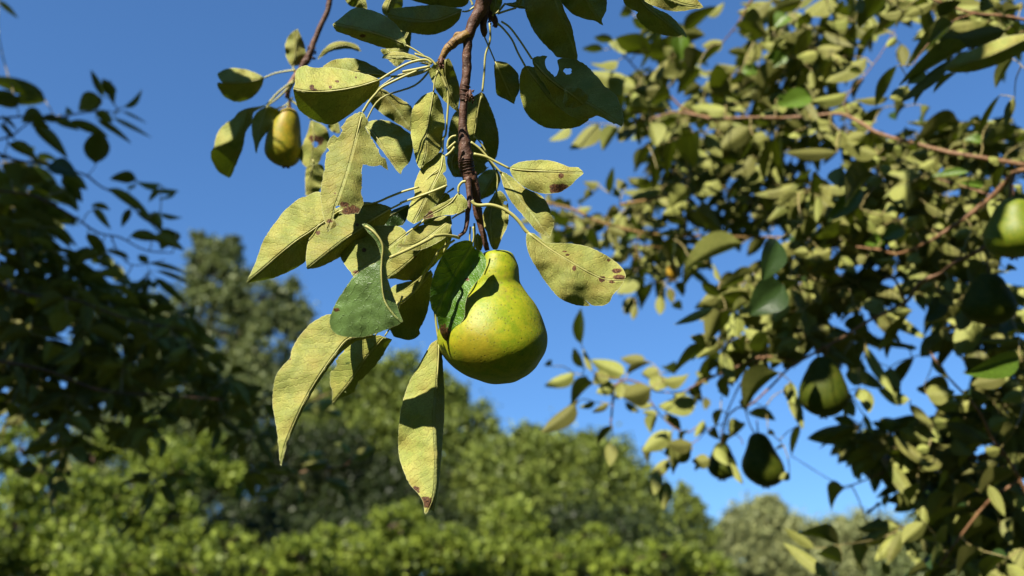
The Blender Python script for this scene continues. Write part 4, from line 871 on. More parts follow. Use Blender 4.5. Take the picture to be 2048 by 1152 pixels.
# the near, dark, striped leaf of that bough, traced
_tb = [o for o in S.collection.objects if o.get('label', '').startswith('bough with long dark green')][0]
traced_leaf(_tb, 'R2 2100,300 1900,400 1700,480 1400,560', 'R2 2100,270 1900,300 1750,355 1620,410 1500,455 1400,555', 'R2 2100,400 2040,430 1920,490 1800,540 1620,590 1450,592 1395,565', d=.88, s=(.5, .9), z=(0, .5, .3), c=(.1, .1), label='broad blue-green leaf with pale sun stripes', name='leaf')
bough('reddish bough with a row of hanging leaves crossing under the top edge to the right', [
    ('P 2060,332 1960,315 1900,305 1840,290 1760,268 1720,245 1680,228 1620,232 1560,236', [1.15, 1.35], [5.2, 4.6, 4.2, 3.6, 3.2]), ('P 1700,236 1690,200 1730,150 1760,110 1790,60', [1.3, 1.3], [1.6, 1.2, .9])],
    '''R2 240,10,30,60,110,D 110,130,10,200,130,G 420,-20,270,150,170,L 440,20,500,60,80,L 560,0,580,130,120,D 190,160,230,250,80,L 170,300,60,370,80,L 100,440,0,540,90,G 280,230,220,330,110,D 290,400,240,520,60,L
    310,240,300,440,110,D 240,500,180,650,120,D 350,300,420,560,220,D 480,240,640,440,190,D 560,290,580,460,110,L 600,460,490,520,100,L 760,480,480,640,140,L 480,500,480,640,90,D 720,600,550,600,50,D 310,580,310,720,60,L
    840,200,800,420,110,D 1000,300,930,380,60,L 1040,360,1030,560,90,L 690,830,480,920,90,L 680,870,640,960,120,L 600,760,320,850,110,L 740,650,660,780,80,D 300,790,60,870,170,G 250,880,180,860,80,L 130,680,150,780,120,D
    60,580,0,700,80,D 460,1000,320,1000,70,L 820,1000,660,1010,90,L 560,1070,540,1150,90,L 750,1090,600,1160,130,L 900,880,780,1100,130,D 1080,870,960,940,130,D 1280,880,1170,990,80,D 1590,1010,1260,960,80,L
    1520,1010,1180,1110,130,D 280,1040,310,1100,90,L 170,1080,150,1140,80,L 1650,1000,1560,1100,80,D 1760,1010,1640,1080,90,D
    R4 540,20,520,150,100,L 820,130,560,120,170,D 850,200,620,50,150,L 520,180,110,200,110,L 990,130,910,130,100,L,1.15 1180,170,1000,150,90,D 1260,170,1160,200,110,L 1980,20,1700,70,140,D 1700,100,1600,60,100,G 1900,200,1960,230,90,D
    1560,110,1480,130,70,L 1840,230,1760,270,90,L 880,230,680,260,110,L 1000,260,870,300,90,D 1880,290,1900,440,110,D 1320,250,1200,330,80,L 2040,100,1960,60,80,D''', 1.3, 103, GR, fill=[(1560, 100, 50, 21), (1620, 150, 60, 28), (1690, 230, 40, 14), (1580, 270, 45, 21), (1800, 290, 60, 28), (1900, 300, 60, 28), (2000, 300, 60, 28), (1560, 190, 40, 21), (1650, 60, 50, 21)])
bough('thin yellow-green bough running level across the gap between pear and right edge', [
    ('P 1700,486 1600,476 1540,475 1400,472 1280,465 1190,440 1150,420 1085,403', [1.45, 1.6], [2.6, 2.6, 3, 3.4, 3.2, 3]), ('P 1280,465 1272,500 1268,545', [1.55, 1.55], [1.6, 1.2]), ('P 1270,490 1340,500 1350,530', [1.5, 1.55], [1.5, 1]),
    ('P 1240,410 1310,397 1372,374', [1.5, 1.5], [4, 3.4, 2.6])],
    '''R3 1740,210,1590,400,140,L 1850,260,1710,450,110,L 1960,210,1950,450,120,L 2000,40,2010,200,140,D 1930,30,1960,70,110,L 1270,300,1340,320,90,L 1480,300,1440,330,80,L 1460,400,1330,520,120,L 1230,380,1280,400,60,L
    1720,550,1610,550,70,L 1800,620,1740,730,90,L 1960,450,1930,640,120,D 1880,470,1860,650,110,D 1700,600,1680,700,60,D 1880,700,1790,790,50,D 1950,720,1930,790,90,L 1280,650,1560,780,170,D 1650,930,1200,1090,210,D,1.3
    1240,500,1060,620,150,D 1210,590,1020,690,90,L 900,600,860,720,80,L 1230,600,1270,640,50,L 990,480,760,560,100,L 480,440,380,430,80,L 570,520,560,350,70,D 700,480,650,400,90,L 650,540,610,480,60,L 440,520,360,560,70,D
    340,600,330,560,60,D 650,660,560,680,90,D 200,620,60,620,90,D 210,800,130,720,110,D 380,810,200,900,90,L 420,800,500,950,100,D 550,920,400,950,70,L 190,900,90,830,60,D 560,800,680,860,80,L 700,960,620,1030,80,L
    740,740,700,760,60,L 800,870,710,890,50,G 900,970,830,1010,80,L 1000,750,950,760,70,L 1190,760,1040,720,110,D 1180,820,1000,850,70,L 1280,800,1260,840,60,L 1460,820,1430,880,60,L 1100,900,1090,1060,130,D 1180,960,1190,1090,120,D
    960,1010,1000,1100,100,D 900,1060,850,1120,120,L 1260,1080,1220,1110,80,L 1850,890,1720,1000,110,D 1600,480,1560,560,80,D 1100,420,1000,450,100,L
    R5 1380,20,1180,150,140,D 860,60,850,170,80,D 920,180,870,380,90,D 800,130,640,260,110,L 780,300,690,430,120,L 780,360,750,480,60,L 980,290,970,440,80,L 1000,180,1040,350,90,D 960,60,930,110,80,L 1060,230,1080,340,70,L
    1130,180,1200,270,80,D 1100,350,1180,400,80,D''', 1.55, 104, GR, wmat=M_spur, fill=[(1240, 420, 30, 14), (1330, 400, 40, 21), (1300, 490, 50, 21), (1360, 510, 40, 21), (1430, 300, 60, 28), (1500, 350, 60, 28), (1560, 400, 50, 21), (1350, 330, 40, 21), (1120, 430, 30, 14), (1160, 470, 25, 7), (1480, 440, 40, 14), (1290, 530, 20, 7)])
bough('bough with a thick tan stem slanting up to the striped pear at the right', [
    ('P 2060,338 2030,345 2015,360 1985,392 1930,436 1868,478', [1.05, 1.15], [6.5, 6, 5.6, 5.2, 4.6]), ('P 2030,345 2022,370 2018,400', [1.05, 1.05], [4, 3]), ('P 1868,478 1800,507 1760,500 1700,492', [1.15, 1.3], [3.6, 3, 2.4]), ('P 1985,392 1950,380 1900,365 1850,350', [1.12, 1.2], [2.4, 1.6, 1.2])],
    '''R4 800,360,500,560,260,D,1.05 560,300,460,480,150,L,1.06 720,480,480,720,150,G,1.1 740,560,420,860,110,D 880,380,760,440,100,L 960,330,900,290,80,L 370,540,350,740,60,L 240,760,120,740,80,L 1120,440,960,640,190,L
    1180,560,1060,500,100,L 880,700,780,740,130,L 900,780,850,850,70,L 940,590,950,720,80,L 700,640,760,720,70,D 1040,750,1150,730,90,L 1300,700,1200,850,170,D 1240,600,1370,720,80,L 1340,740,1360,810,80,L 1530,600,1450,740,120,L
    1430,480,1330,420,110,L 1350,570,1290,560,90,L 1800,560,1770,760,100,L 1340,850,1260,930,110,L 1060,800,900,880,120,G 880,890,740,930,110,G 620,850,300,850,200,D 500,960,320,900,220,D 700,980,560,940,160,D 780,850,600,880,110,D
    1150,820,1080,900,140,D 1600,340,1380,350,70,G 1720,460,1560,430,60,G 1250,400,1180,350,80,L 1180,1010,1100,1080,80,L 1000,1060,880,1070,50,L 760,1040,600,1070,90,L 280,1000,190,1000,90,L 500,1150,270,1130,140,D
    1620,830,1500,860,90,L 1560,960,1520,1000,80,L 1600,870,1640,1030,60,D 2030,450,1970,480,80,L 1000,900,960,960,70,L 1250,800,1100,820,130,D 1700,900,1600,960,100,D 1450,900,1330,1000,120,D 1900,980,1760,1060,120,D 420,420,300,500,100,D 200,520,60,620,70,D 120,560,150,640,60,D
    20,900,-100,1180,230,B,.95''', 1.2, 105, GR, fill=[(1660, 480, 50, 28), (1760, 430, 60, 35), (1850, 440, 60, 35), (1900, 370, 50, 28), (1960, 450, 50, 28), (1800, 350, 50, 28), (1620, 370, 30, 14), (1900, 520, 60, 28), (2010, 380, 40, 21), (1700, 400, 40, 21)])
bough('orange-red bough zigzagging down through the dark leaves to the hanging pears', [
    ('P 2010,470 1950,505 1908,526 1880,548 1840,565 1810,605 1740,640 1690,672 1640,700 1580,735 1540,775 1500,810 1475,815', [1.1, 1.25], [4.6, 4.6, 4.2, 4, 3.6, 3.2, 2.8, 2.2, 1.8]),
    ('P 1530,713 1505,735 1480,770 1465,800 1452,830 1444,858', [1.25, 1.3], [2.6, 2, 1.6, 1.6]), ('P 1388,772 1420,755 1460,740 1500,722 1530,713 1590,722', [1.3, 1.25], [1.8, 2.4, 3]),
    ('P 1312,783 1360,785 1388,772', [1.35, 1.3], [1.5, 1.8]), ('P 1490,745 1487,800 1500,850 1514,872', [1.25, 1.25], [1.6, 1.4]), ('P 1810,605 1790,560 1770,555', [1.15, 1.15], [3, 3]), ('P 1660,690 1655,700 1647,722', [1.15, 1.15], [2, 2])],
    '''R5 1690,790,1490,830,150,D 1620,880,1570,1000,70,L 1680,890,1580,1010,90,D 1500,950,1540,1100,110,D 1960,930,1700,1140,230,D,1.1 2040,1010,2030,1140,80,L 1840,760,1650,560,160,D 1600,420,1560,620,150,L 1480,420,1430,620,200,D
    1420,390,1150,520,70,L 1450,280,1340,350,100,L 1480,290,1290,200,90,D 1470,170,1460,60,50,L 1760,100,1480,210,130,D 2040,20,1820,90,160,D 1760,130,1680,170,80,L 1700,210,1640,300,90,L 1620,200,1580,270,90,D 1700,380,1640,460,100,L
    2030,330,1830,510,120,L 1990,200,1740,400,300,B,1.05 2040,160,1920,210,100,D 1850,660,1730,590,110,L 1260,620,1380,700,90,D 1390,650,1290,690,70,L 1620,660,1540,740,60,L 1550,660,1460,650,80,D 1390,940,1290,950,110,L 1440,960,1270,1030,60,D 1480,860,1380,900,90,D
    1700,450,1800,520,140,D 1640,640,1700,740,100,D
    R6 200,180,0,290,120,D 440,220,330,330,180,D 330,350,410,600,220,D 610,230,540,300,80,L 880,330,760,420,160,L 650,360,600,430,50,L 960,430,1080,420,80,L 1320,190,1190,240,60,L 1430,150,1420,260,90,L 1370,280,1440,370,90,L
    1380,320,1220,480,170,B 1580,400,1480,560,110,L 1670,500,1520,760,180,L 1370,560,1420,670,60,L 2010,800,1540,905,200,G,.95 2060,720,1800,720,110,D 2010,650,1740,670,50,L 1940,480,1780,570,120,B 1900,950,1680,1030,120,L
    1100,450,1100,780,150,D 1000,680,870,720,110,D 1130,800,1130,1050,140,D 1120,690,1110,740,70,L 650,600,640,900,240,D 700,880,660,1020,160,L 750,700,800,1030,90,L 740,640,690,780,80,L 950,880,970,1040,140,L 960,1000,1060,1130,170,D
    1250,1100,1430,1080,150,L 1230,1020,1560,1140,200,D 200,640,80,700,80,L 190,700,40,800,60,L 60,640,0,760,100,D 220,430,150,560,110,D 240,400,180,450,60,L 100,330,0,470,90,L 130,990,110,1150,70,L 1300,800,1400,960,70,L
    700,1050,710,1150,100,L 600,1080,600,1150,60,L 1850,20,1740,40,90,L 1900,80,1960,60,70,D 1720,40,1600,150,120,D 500,640,420,780,160,D 450,250,520,420,120,D''', 1.18, 106, GR,
    fill=[(1560, 560, 50, 21), (1640, 570, 50, 28), (1720, 590, 50, 28), (1850, 530, 60, 28), (1960, 560, 60, 28), (1500, 600, 40, 21), (1620, 640, 40, 21), (1990, 650, 50, 28), (1700, 700, 40, 14), (1900, 620, 40, 14), (2040, 720, 50, 28), (1470, 690, 30, 14)])
bough('twig cluster with leaves standing up from it, between the large pear and the lowest pears', [
    ('P 1312,783 1285,768 1250,760 1228,775 1226,800 1221,850', [1.35, 1.35], [1.6, 1.8, 2.2, 2.8, 2]), ('P 1250,760 1205,752 1187,744 1172,715 1163,690', [1.35, 1.35], [1.4, 1, .9]), ('P 1285,768 1300,800 1330,840 1370,865 1400,850', [1.35, 1.32], [1.6, 1.4, 1.4])],
    '''R5 340,690,290,400,110,D 360,880,260,720,80,D 420,910,370,750,50,L 90,870,40,840,70,D 280,930,70,1030,100,L 690,930,470,850,150,L 860,820,700,820,100,L 720,940,870,820,60,D 970,900,850,950,120,L 980,940,960,1060,160,L
    1110,930,990,830,110,D 1020,990,1200,970,100,L 450,920,550,980,130,L 350,960,380,1000,60,D 440,1010,240,1140,110,D 600,1010,490,1090,120,L 680,1000,660,1130,150,L 910,1040,690,1120,180,L 1100,1150,1190,1100,80,L 1250,1040,1340,1150,90,D
    R7 290,110,50,330,120,L 310,90,250,220,90,D 450,100,340,150,50,L 560,110,440,180,50,L 590,290,505,470,90,D 570,430,570,590,100,L 700,100,790,170,60,L 920,130,780,120,60,L 960,200,860,190,60,L 950,210,900,330,110,D
    1060,230,1180,340,90,D 1030,200,1090,250,70,L 1080,340,860,480,140,L 930,480,860,570,100,D 1060,570,900,700,90,L 960,650,925,820,90,L 1080,610,980,880,120,D 1040,750,1010,950,110,L 1280,80,1010,160,150,L 1350,60,1350,150,60,L
    1320,40,1280,100,60,D 1200,330,1180,430,70,D''', 1.35, 107, GR, stalk_max=60)
bough('bough of brownish leaves hiding one small pear at the lower middle right', [
    ('P 1475,815 1458,830 1450,855 1444,885', [1.28, 1.3], [2, 2, 1.6]), ('P 1450,845 1415,860 1395,880 1375,890', [1.3, 1.3], [1.4, 1.2, 1]), ('P 1490,790 1500,800 1530,815', [1.25, 1.25], [1.3, 1]), ('P 1455,860 1480,875 1486,890', [1.3, 1.3], [1.2, 1])],
    '''R7 1340,250,1270,370,60,L 1250,440,1050,450,110,L 1240,470,1040,520,170,L 1250,490,1080,620,190,D 1390,570,1270,600,110,L 1370,600,1300,670,90,D 1450,460,1500,590,100,L 1520,560,1610,720,80,L 1640,260,1600,380,130,D 1480,160,1470,290,80,D
    1720,180,1950,250,110,D 1870,340,1950,380,50,D 2000,460,1940,490,40,D 2045,690,1980,730,60,L 1500,0,1540,40,90,D 1720,60,1720,160,120,D 1400,330,1470,400,80,D 1560,370,1480,440,90,D
    R8 90,-10,130,200,70,L 150,220,215,440,60,D''', 1.28, 108, GR, jd=.03)
bough('shadowy bough with a bare thin twig hanging straight down, in the lower right corner', [
    ('P 1936,796 1961,828 1984,877 2010,909 2040,960 2060,1000', [1.15, 1.15], [2.6, 3.2, 3.8, 4.2, 4.6]), ('P 1855,696 1890,747 1936,796', [1.2, 1.15], [1.6, 2.2, 2.6]), ('P 2010,909 1940,915 1860,920 1780,940 1703,970 1670,965 1580,910', [1.2, 1.4], [3, 2.6, 2, 1.6, 1.2, .9]),
    ('P 1703,970 1720,1006 1740,1065 1750,1090', [1.35, 1.35], [1.6, 1.3, 1]), ('P 2040,960 1980,1000 1930,1060 1880,1130', [1.15, 1.2], [3.6, 3, 2.4])],
    '''R8 500,230,260,310,100,L 520,235,330,355,50,D 430,50,470,150,80,L 500,60,480,180,60,D 560,-10,550,120,70,L 560,150,570,250,40,L 840,60,700,20,80,L 840,90,930,190,60,L 1150,90,960,40,120,L 970,200,890,230,100,L 980,220,980,310,80,L
    750,290,600,350,100,L 580,290,520,370,60,L 680,260,600,290,50,L 760,300,740,380,60,L 1170,370,950,430,130,L 1110,310,1180,390,110,L 960,350,890,370,50,L 1000,400,960,480,80,L 550,430,480,420,40,L 850,400,650,430,140,D 600,400,470,460,90,D
    440,610,340,690,100,D 660,710,560,750,60,D 700,650,740,740,50,D 860,640,780,700,90,D 900,580,860,700,120,D 1080,550,900,620,160,D 930,820,790,930,90,L 650,790,680,950,70,D 750,880,740,960,70,D 620,930,520,1080,120,D 980,940,930,990,80,L
    1000,900,1150,980,170,D 1400,830,1230,980,220,D 1440,410,1230,530,40,L 1400,490,1370,550,40,L 1330,590,1370,740,60,L 1440,590,1500,640,80,L 1500,660,1540,730,80,L 1290,320,1220,480,130,D 1400,360,1290,380,60,L 400,960,110,800,130,D,1.1 420,1070,180,900,110,D,1.1
    250,980,90,880,60,L,1.15 340,1150,150,1030,80,L,1.1 720,1140,680,1080,60,L 1020,1090,760,1110,80,D 1540,20,1460,70,80,L 1200,60,1060,-30,160,D 1340,240,1440,180,90,L 1500,230,1400,300,120,D 1480,500,1380,640,160,D 1250,620,1100,700,160,D
    1200,720,1080,860,170,D 1500,800,1420,960,160,D 1050,1000,900,1040,120,D 1300,1000,1160,1120,190,D 1450,1040,1350,1150,160,D 1540,980,1500,1080,110,L 1150,480,1060,560,130,D 1370,700,1260,800,150,D 900,480,1000,560,140,D 1100,640,990,760,150,D''', 1.18, 109, GR, lit=.7,
    fill=[(1900, 850, 50, 28), (1980, 830, 50, 28), (2020, 900, 50, 28), (1820, 860, 50, 28), (1930, 940, 60, 35), (1850, 950, 40, 21), (2000, 1000, 60, 35), (1930, 1040, 50, 28), (2020, 1090, 60, 35), (1900, 1120, 50, 21), (1740, 880, 40, 21), (2030, 800, 40, 21), (1760, 920, 40, 14), (1840, 1060, 30, 7), (1980, 760, 40, 14)])
GL = 'shaded boughs at the left'
bough('upper left shaded bough tapering to a tuft of small leaves against the sky', [
    ('P -20,238 50,233 120,235 150,228 200,222 228,224', [1.55, 1.6], [2.6, 2.2, 1.8, 1.2]), ('P -10,282 25,270 55,248 85,236', [1.55, 1.55], [2, 1.6, 1.4]), ('P 15,290 15,262 8,240', [1.55, 1.55], [1.4, 1.2])],
    '''L1 470,370,180,240,170,D 180,430,0,310,190,D 465,375,180,430,110,D 1040,340,840,430,110,D 1060,330,1050,130,70,D 1150,340,1150,190,120,D 1160,400,1250,230,60,D 1260,430,1410,270,90,L 1250,470,1390,540,30,D 1160,540,1370,660,50,D
    980,480,1100,560,110,D 990,560,1200,720,80,D 710,580,940,670,120,D 560,540,680,610,100,D 440,520,280,570,120,D 470,600,330,600,120,D 350,620,470,850,140,D 680,500,680,440,90,L 20,520,70,620,50,D 0,610,50,720,60,D 600,580,480,560,90,D -20,-660,60,-560,60,D''', 1.55, 110, GL, wmat=M_dark)
bough('middle left shaded bough with a slender bare shoot ending in two pale leaf tips', [
    ('P -20,300 40,322 100,328 140,340 175,352 200,372 245,395 270,420 300,445 320,470', [1.5, 1.6], [3, 2.6, 2.4, 2, 1.6, 1.2]), ('P 175,352 185,340 192,330', [1.55, 1.55], [1, .8])],
    '''L1 100,800,230,900,150,D 970,1010,1090,720,200,D 500,1030,740,1100,180,B L2 640,90,760,200,150,D 640,130,700,320,140,D 690,310,720,440,100,D 420,100,250,160,150,D 300,60,180,200,170,D 1400,150,1210,150,130,D 1640,200,1400,180,80,L
    1390,200,1320,240,50,L 1830,270,1560,260,60,L 1640,250,1510,350,50,D 1800,280,1660,360,50,L 1120,240,1390,450,120,D 1330,450,1210,600,60,D 1400,480,1560,620,100,D 1570,480,1560,640,110,D 1640,490,1900,560,60,L 470,390,350,400,40,D 480,320,360,330,40,D
    100,100,0,200,180,D 160,300,20,350,180,D 120,380,230,470,120,D''', 1.55, 111, GL, wmat=M_dark, lit=.10, fill=[(20, 370, 50, 28), (60, 340, 40, 14), (20, 440, 50, 28), (100, 370, 35, 14)])
bough('lowest left bough, a dense dark mass over the bright bushes', [
    ('P -20,380 60,390 110,412 150,435 195,465 240,475 290,500 345,506', [1.45, 1.55], [3, 2.8, 2.2, 1.8, 1.4]), ('P 222,472 235,500 265,530 330,520', [1.5, 1.5], [1.8, 1.4, .9]), ('P -20,560 60,590 150,600 260,640 380,660', [1.4, 1.5], [4, 3.4, 2.6, 2, 1.4]), ('P -20,720 90,740 200,780 330,790 450,800', [1.4, 1.5], [4, 3, 2.4, 1.6, 1.2])],
    '''L2 940,410,1040,440,90,D 960,450,1000,610,80,D 580,640,370,520,140,D 770,540,710,590,80,D 1330,730,1600,750,120,D 1800,680,1620,820,160,D 1560,740,1740,830,130,D 900,700,920,940,140,D 1040,920,820,980,100,D 560,860,800,940,70,D 540,870,400,760,120,D
    1320,960,1200,880,70,D 1520,1000,1760,1090,70,D 1050,790,980,800,40,D 380,900,350,760,60,L 560,900,500,1060,90,D 300,760,160,820,130,D 260,620,100,700,150,D 120,560,20,620,120,D 700,900,700,1080,120,D 400,640,250,600,120,D 1000,960,1080,1060,90,D
    L3 1280,150,1050,90,130,D 1150,200,1280,380,110,D 760,260,960,480,110,D 980,430,1230,700,110,D 640,330,450,400,140,D 150,150,20,90,200,D 1700,640,1950,690,70,D 700,500,560,680,140,D 150,330,70,270,80,L 320,520,260,600,70,L 1540,760,1400,800,150,D
    300,700,120,700,160,D 900,650,1120,820,160,D 560,820,420,960,160,D 1300,640,1500,700,90,D''', 1.5, 112, GL, wmat=M_dark,
    fill=[(20, 480, 45, 28), (60, 540, 60, 35), (130, 560, 50, 28), (210, 570, 40, 14), (40, 620, 70, 42), (130, 650, 70, 42), (230, 640, 50, 28), (320, 640, 40, 14), (60, 720, 70, 42), (170, 730, 70, 35), (290, 730, 60, 28), (380, 720, 50, 21), (450, 800, 40, 14), (110, 800, 60, 28), (20, 800, 50, 21), (380, 800, 40, 14), (250, 810, 50, 14), (60, 480, 60, 35), (120, 600, 70, 42), (230, 690, 70, 35), (330, 690, 60, 28), (160, 780, 80, 35), (420, 770, 40, 21), (300, 560, 35, 14), (340, 600, 40, 14), (60, 690, 70, 42), (10, 560, 40, 28), (60, 880, 80, 21), (180, 860, 80, 28), (320, 850, 70, 21), (450, 850, 60, 14), (540, 800, 50, 14), (500, 900, 50, 7), (260, 930, 60, 7)])
bough('little blurred twig with pale leaves between the two longest hanging leaves', [
    ('P 540,990 580,955 620,940 660,936 690,930 705,918', [2.1, 2.1], [2.4, 2, 1.8, 1.4]), ('P 560,800 600,812 650,790 680,775', [2.1, 2.1], [1.8, 1.4, 1.2]), ('P 580,955 570,880 575,830 600,812', [2.1, 2.1], [1.6, 1.4, 1.4])],
    '''P 705,918,752,893,22,L 655,960,700,975,22,L 655,925,610,932,18,L 645,905,600,918,16,L 600,960,602,1005,14,L 680,980,700,1000,14,L 640,785,600,800,24,L 670,800,600,824,24,L 640,812,690,826,18,L 560,880,540,900,16,L 700,905,665,890,14,L 560,930,600,945,10,L 545,860,520,870,16,L 560,975,520,990,16,L''', 2.1, 113, 'pear twigs seen far out of focus')
for o in S.collection.objects:
    if o.get('group') == 'pear twigs seen far out of focus': del o['group']

# ================================================================== leaves and trees added out of view, overhead and behind, for shade
KEEP = [cv(x, y, d) for x, y, d in ((1150, 530, .512), (1200, 550, .512), (1100, 510, .512), (1120, 345, .512), (1085, 450, .52), (930, 150, .53), (935, 60, .53), (1000, 540, .51), (985, 640, .51), (950, 690, .51), (640, 180, .5), (690, 165, .5), (690, 300, .5), (560, 480, .51), (900, 110, .528))]
def overhead(label, targets, seed, dist, lsize=.07, lean=.06):
    """unseen leafy sprays, added sunward of the places meant to lie in shade"""
    rg = random.Random(seed); V = []; Fc = []; SD = []; ctr = []
    for (x, y, d, r, n) in targets:
        for k in range(n):
            a = rg.uniform(0, 6.28); q = r * math.sqrt(rg.random())
            p0 = cv(x + q * math.cos(a), y + q * math.sin(a), d)
            for tr in range(12):
                t = rg.uniform(*dist); p = p0 + SUN_C * t
                z = -p.z
                # keep it out of the picture
                if z < .02: ok = p.length > .25
                else:
                    u_ = p.x / z * F + 1024; v_ = 576 - p.y / z * F; ok = v_ < -120 * .52 / max(z, .1) - 30
                if ok and any(((p - q0) - SUN_C * (p - q0).dot(SUN_C)).length < lsize * .5 + .004 for q0 in KEEP): ok = False
                if ok: break
            if not ok: continue
            ctr.append(p)
            n_ = (SUN_C + Vector((rg.gauss(0, .35), rg.gauss(0, .35), rg.gauss(0, .35)))).normalized()
            a_ = Vector((rg.gauss(0, 1), rg.gauss(0, 1) - .4, rg.gauss(0, 1))); a_ = (a_ - n_ * a_.dot(n_)).normalized()
            y_ = n_.cross(a_); s = lsize * rg.uniform(.7, 1.2)
            Mx = CR @ Matrix((a_ * s, y_ * s * .95, n_ * s)).transposed(); o0 = len(V)
            bw = CAM + CR @ (p - a_ * s * .5); me = BASE[rg.randrange(6)]
            V += [bw + Mx @ v.co for v in me.vertices]; Fc += [tuple(o0 + j for j in f.vertices) for f in me.polygons]; SD += [rg.random()] * len(me.vertices)
    c = sum(ctr, Vector()) / len(ctr)
    e = empty('pear_branch', CAM + CR @ c, label=label, cat='branch', group='boughs overhead')
    ob = mesh_obj('leaves', V, Fc, M_fars, e); ob['kind'] = 'stuff'; ob.data.attributes.new('seed', 'FLOAT', 'POINT').data.foreach_set('value', SD)
    mb = MB(); far = c + Vector((-.1, .7, .1))
    mb.tube([CAM + CR @ Vector(q) for q in catmull([far, c + Vector((0, .25, .05)), c], 6)], list(np.linspace(.008, .004, 13)), 8)
    for q in ctr[::3]:
        mb.tube([CAM + CR @ c, CAM + CR @ ((c + q) / 2 + Vector((0, .02, 0))), CAM + CR @ q], [.002, .0014, .0008], 4)
    mb.build('wood', M_bark, e)
    return e
overhead('leafy bough above the frame shading the large dark leaves right of the main twig', [(1140, 180, .53, 110, 34), (1110, 50, .53, 80, 20), (1300, 20, .53, 50, 6), (740, 42, .53, 12, 3), (852, 45, .56, 36, 3), (850, 415, .525, 10, 1), (1000, 400, .55, 20, 2), (960, 250, .56, 40, 6), (880, 200, .54, 10, 1), (522, 285, .79, 6, 3), (545, 330, .79, 8, 3)], 5, (.2, .4), lsize=.045)
overhead('leafy bough above the viewer that shades the boughs at the left', [(60, 320, 1.55, 160, 110), (200, 280, 1.55, 120, 50), (100, 650, 1.5, 220, 160), (250, 650, 1.5, 160, 60), (330, 460, 1.55, 90, 16)], 6, (.7, 1.3), lsize=.09)
overhead('leafy bough above the viewer that dapples the boughs at the right', [(1647, 780, 1.2, 60, 9), (1960, 1000, 1.2, 130, 6), (1700, 620, 1.2, 140, 14), (1950, 570, 1.1, 90, 12), (1480, 950, 1.25, 40, 5), (1520, 940, 1.25, 20, 3), (1975, 600, 1.05, 30, 4)], 8, (.6, 1.2), lsize=.075)
# unseen crown and trees, added to keep the open sky off the shaded sides
rg = np.random.RandomState(77)
e = empty('sky_block_canopy', (0.4, -1.2, 0), label='unseen pear tree added over and behind the camera to block sky light', cat='tree')
D_ = rg.normal(size=(80000, 3)); D_ /= np.linalg.norm(D_, axis=1)[:, None]
P_ = D_ * (1.7 + 1.1 * rg.rand(80000))[:, None] * np.array([1, 1, .9]) + np.array(CAM)
Rm = np.array(CR); Pc = (P_ - np.array(CAM)) @ Rm
sn = np.array(SUN_C); c0 = np.array([.30, .0, -.95]); q = Pc - c0; perp = q - (q @ sn)[:, None] * sn
inview = (Pc[:, 2] < 0) & (np.abs(Pc[:, 0]) < -Pc[:, 2] * .70 + .08) & (np.abs(Pc[:, 1]) < -Pc[:, 2] * .43 + .08)
ok = (~inview) & (np.linalg.norm(perp, axis=1) > .95) & (P_[:, 2] > 1.0) & (P_[:, 2] < 4.2)
clump = np.array([noise.noise(Vector(p * 2.2)) for p in P_[ok]]); P_ = P_[ok][clump > -.18]
k = len(P_); a = rg.normal(size=(k, 3)); a /= np.linalg.norm(a, axis=1)[:, None]; b = rg.normal(size=(k, 3)); b -= (a * b).sum(1)[:, None] * a; b /= np.linalg.norm(b, axis=1)[:, None]
s_ = .075 * (.7 + .6 * rg.rand(k))[:, None]; n_ = np.cross(a, b); a = a * s_ * .5; b = b * s_ * .32
V = np.stack([P_ - a, P_ - b + n_ * s_ * .1, P_ + a, P_ - 0 * b, P_ + b + n_ * s_ * .1], 1)
V = np.stack([V[:, 0], V[:, 1], V[:, 2], V[:, 4]], 1).reshape(-1, 3) - np.array(e.location)
me = bpy.data.meshes.new('crown'); me.from_pydata(V.tolist(), [], np.arange(k * 4).reshape(-1, 4).tolist()); me.materials.append(M_fars)
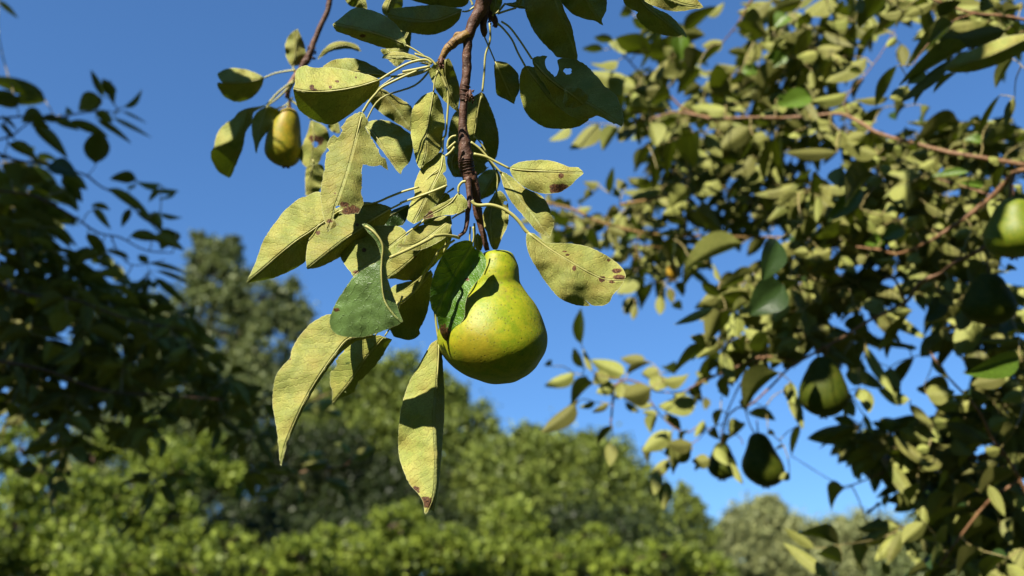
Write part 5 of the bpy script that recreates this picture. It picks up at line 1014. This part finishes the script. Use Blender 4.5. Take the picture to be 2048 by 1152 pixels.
me.attributes.new('seed', 'FLOAT', 'POINT').data.foreach_set('value', np.repeat(rg.rand(k), 4).astype(np.float32))
o = bpy.data.objects.new('crown', me); S.collection.objects.link(o); o.parent = e
mb = MB(); mb.tube([(.4, -1.2, -.1), (.42, -1.2, .8), (.35, -1.15, 1.6), (.4, -1.1, 2.6)], [.09, .075, .065, .04], 12, rough=.1)
for tgt in ((-.9, -.2, 3.2), (1.6, .3, 3.1), (.2, .5, 3.6), (1.4, -1.6, 2.9), (-.8, -1.8, 2.6)):
    mb.tube(catmull([(.36, -1.16, 1.7), ((.36 + tgt[0]) / 2, (-1.16 + tgt[1]) / 2, (1.9 + tgt[2]) / 2), tgt], 4), list(np.linspace(.04, .01, 9)), 6)
mb.build('trunk', M_dark, e)
for i, (x, y, h, r) in enumerate(((-7.5, -3, 2.8, 2.4), (-5.2, -9.0, 2.0, 2.8), (-.5, -9.5, 2.6, 3.0), (4.5, -7, 3.6, 2.8), (7, -2.5, 3.2, 2.6), (-7.5, 2, 2.6, 2.0), (7.5, 2.5, 2.8, 2.0), (-10.5, 8.5, 3.4, 2.6), (10.5, 8.5, 3.4, 2.6))):  # trees out of view, added to block sky near the horizon
    if i == 0:
        e0 = empty('sky_block_tree', (0, 0, 0), label='unseen tree added outside the frame to block sky light', cat='tree', group='unseen trees added against sky light')
        crown(e0, [(0, 0, 2.2, 2.4, 2.4, 1.9), (.8, .5, 1.2, 1.8, 1.8, 1.2), (-.9, -.4, 1.4, 1.8, 1.8, 1.3)], CM['mid'], 9000, .22, 55, spray=1.6)
        mb = MB(); mb.tube([(0, 0, -.1), (.05, 0, 1), (0, .05, 2.6)], [.14, .11, .05], 8); mb.build('trunk', M_dark, e0); e0.location = (x, y, 0); continue
    c = e0.copy(); S.collection.objects.link(c); c.location = (x, y, 0); c.rotation_euler.z = i * 1.3; c.scale = (r / 2.4, r / 2.4, h / 3.6)
    for ch in list(e0.children):
        d_ = ch.copy(); S.collection.objects.link(d_); d_.parent = c
print('objects', len(S.collection.objects))
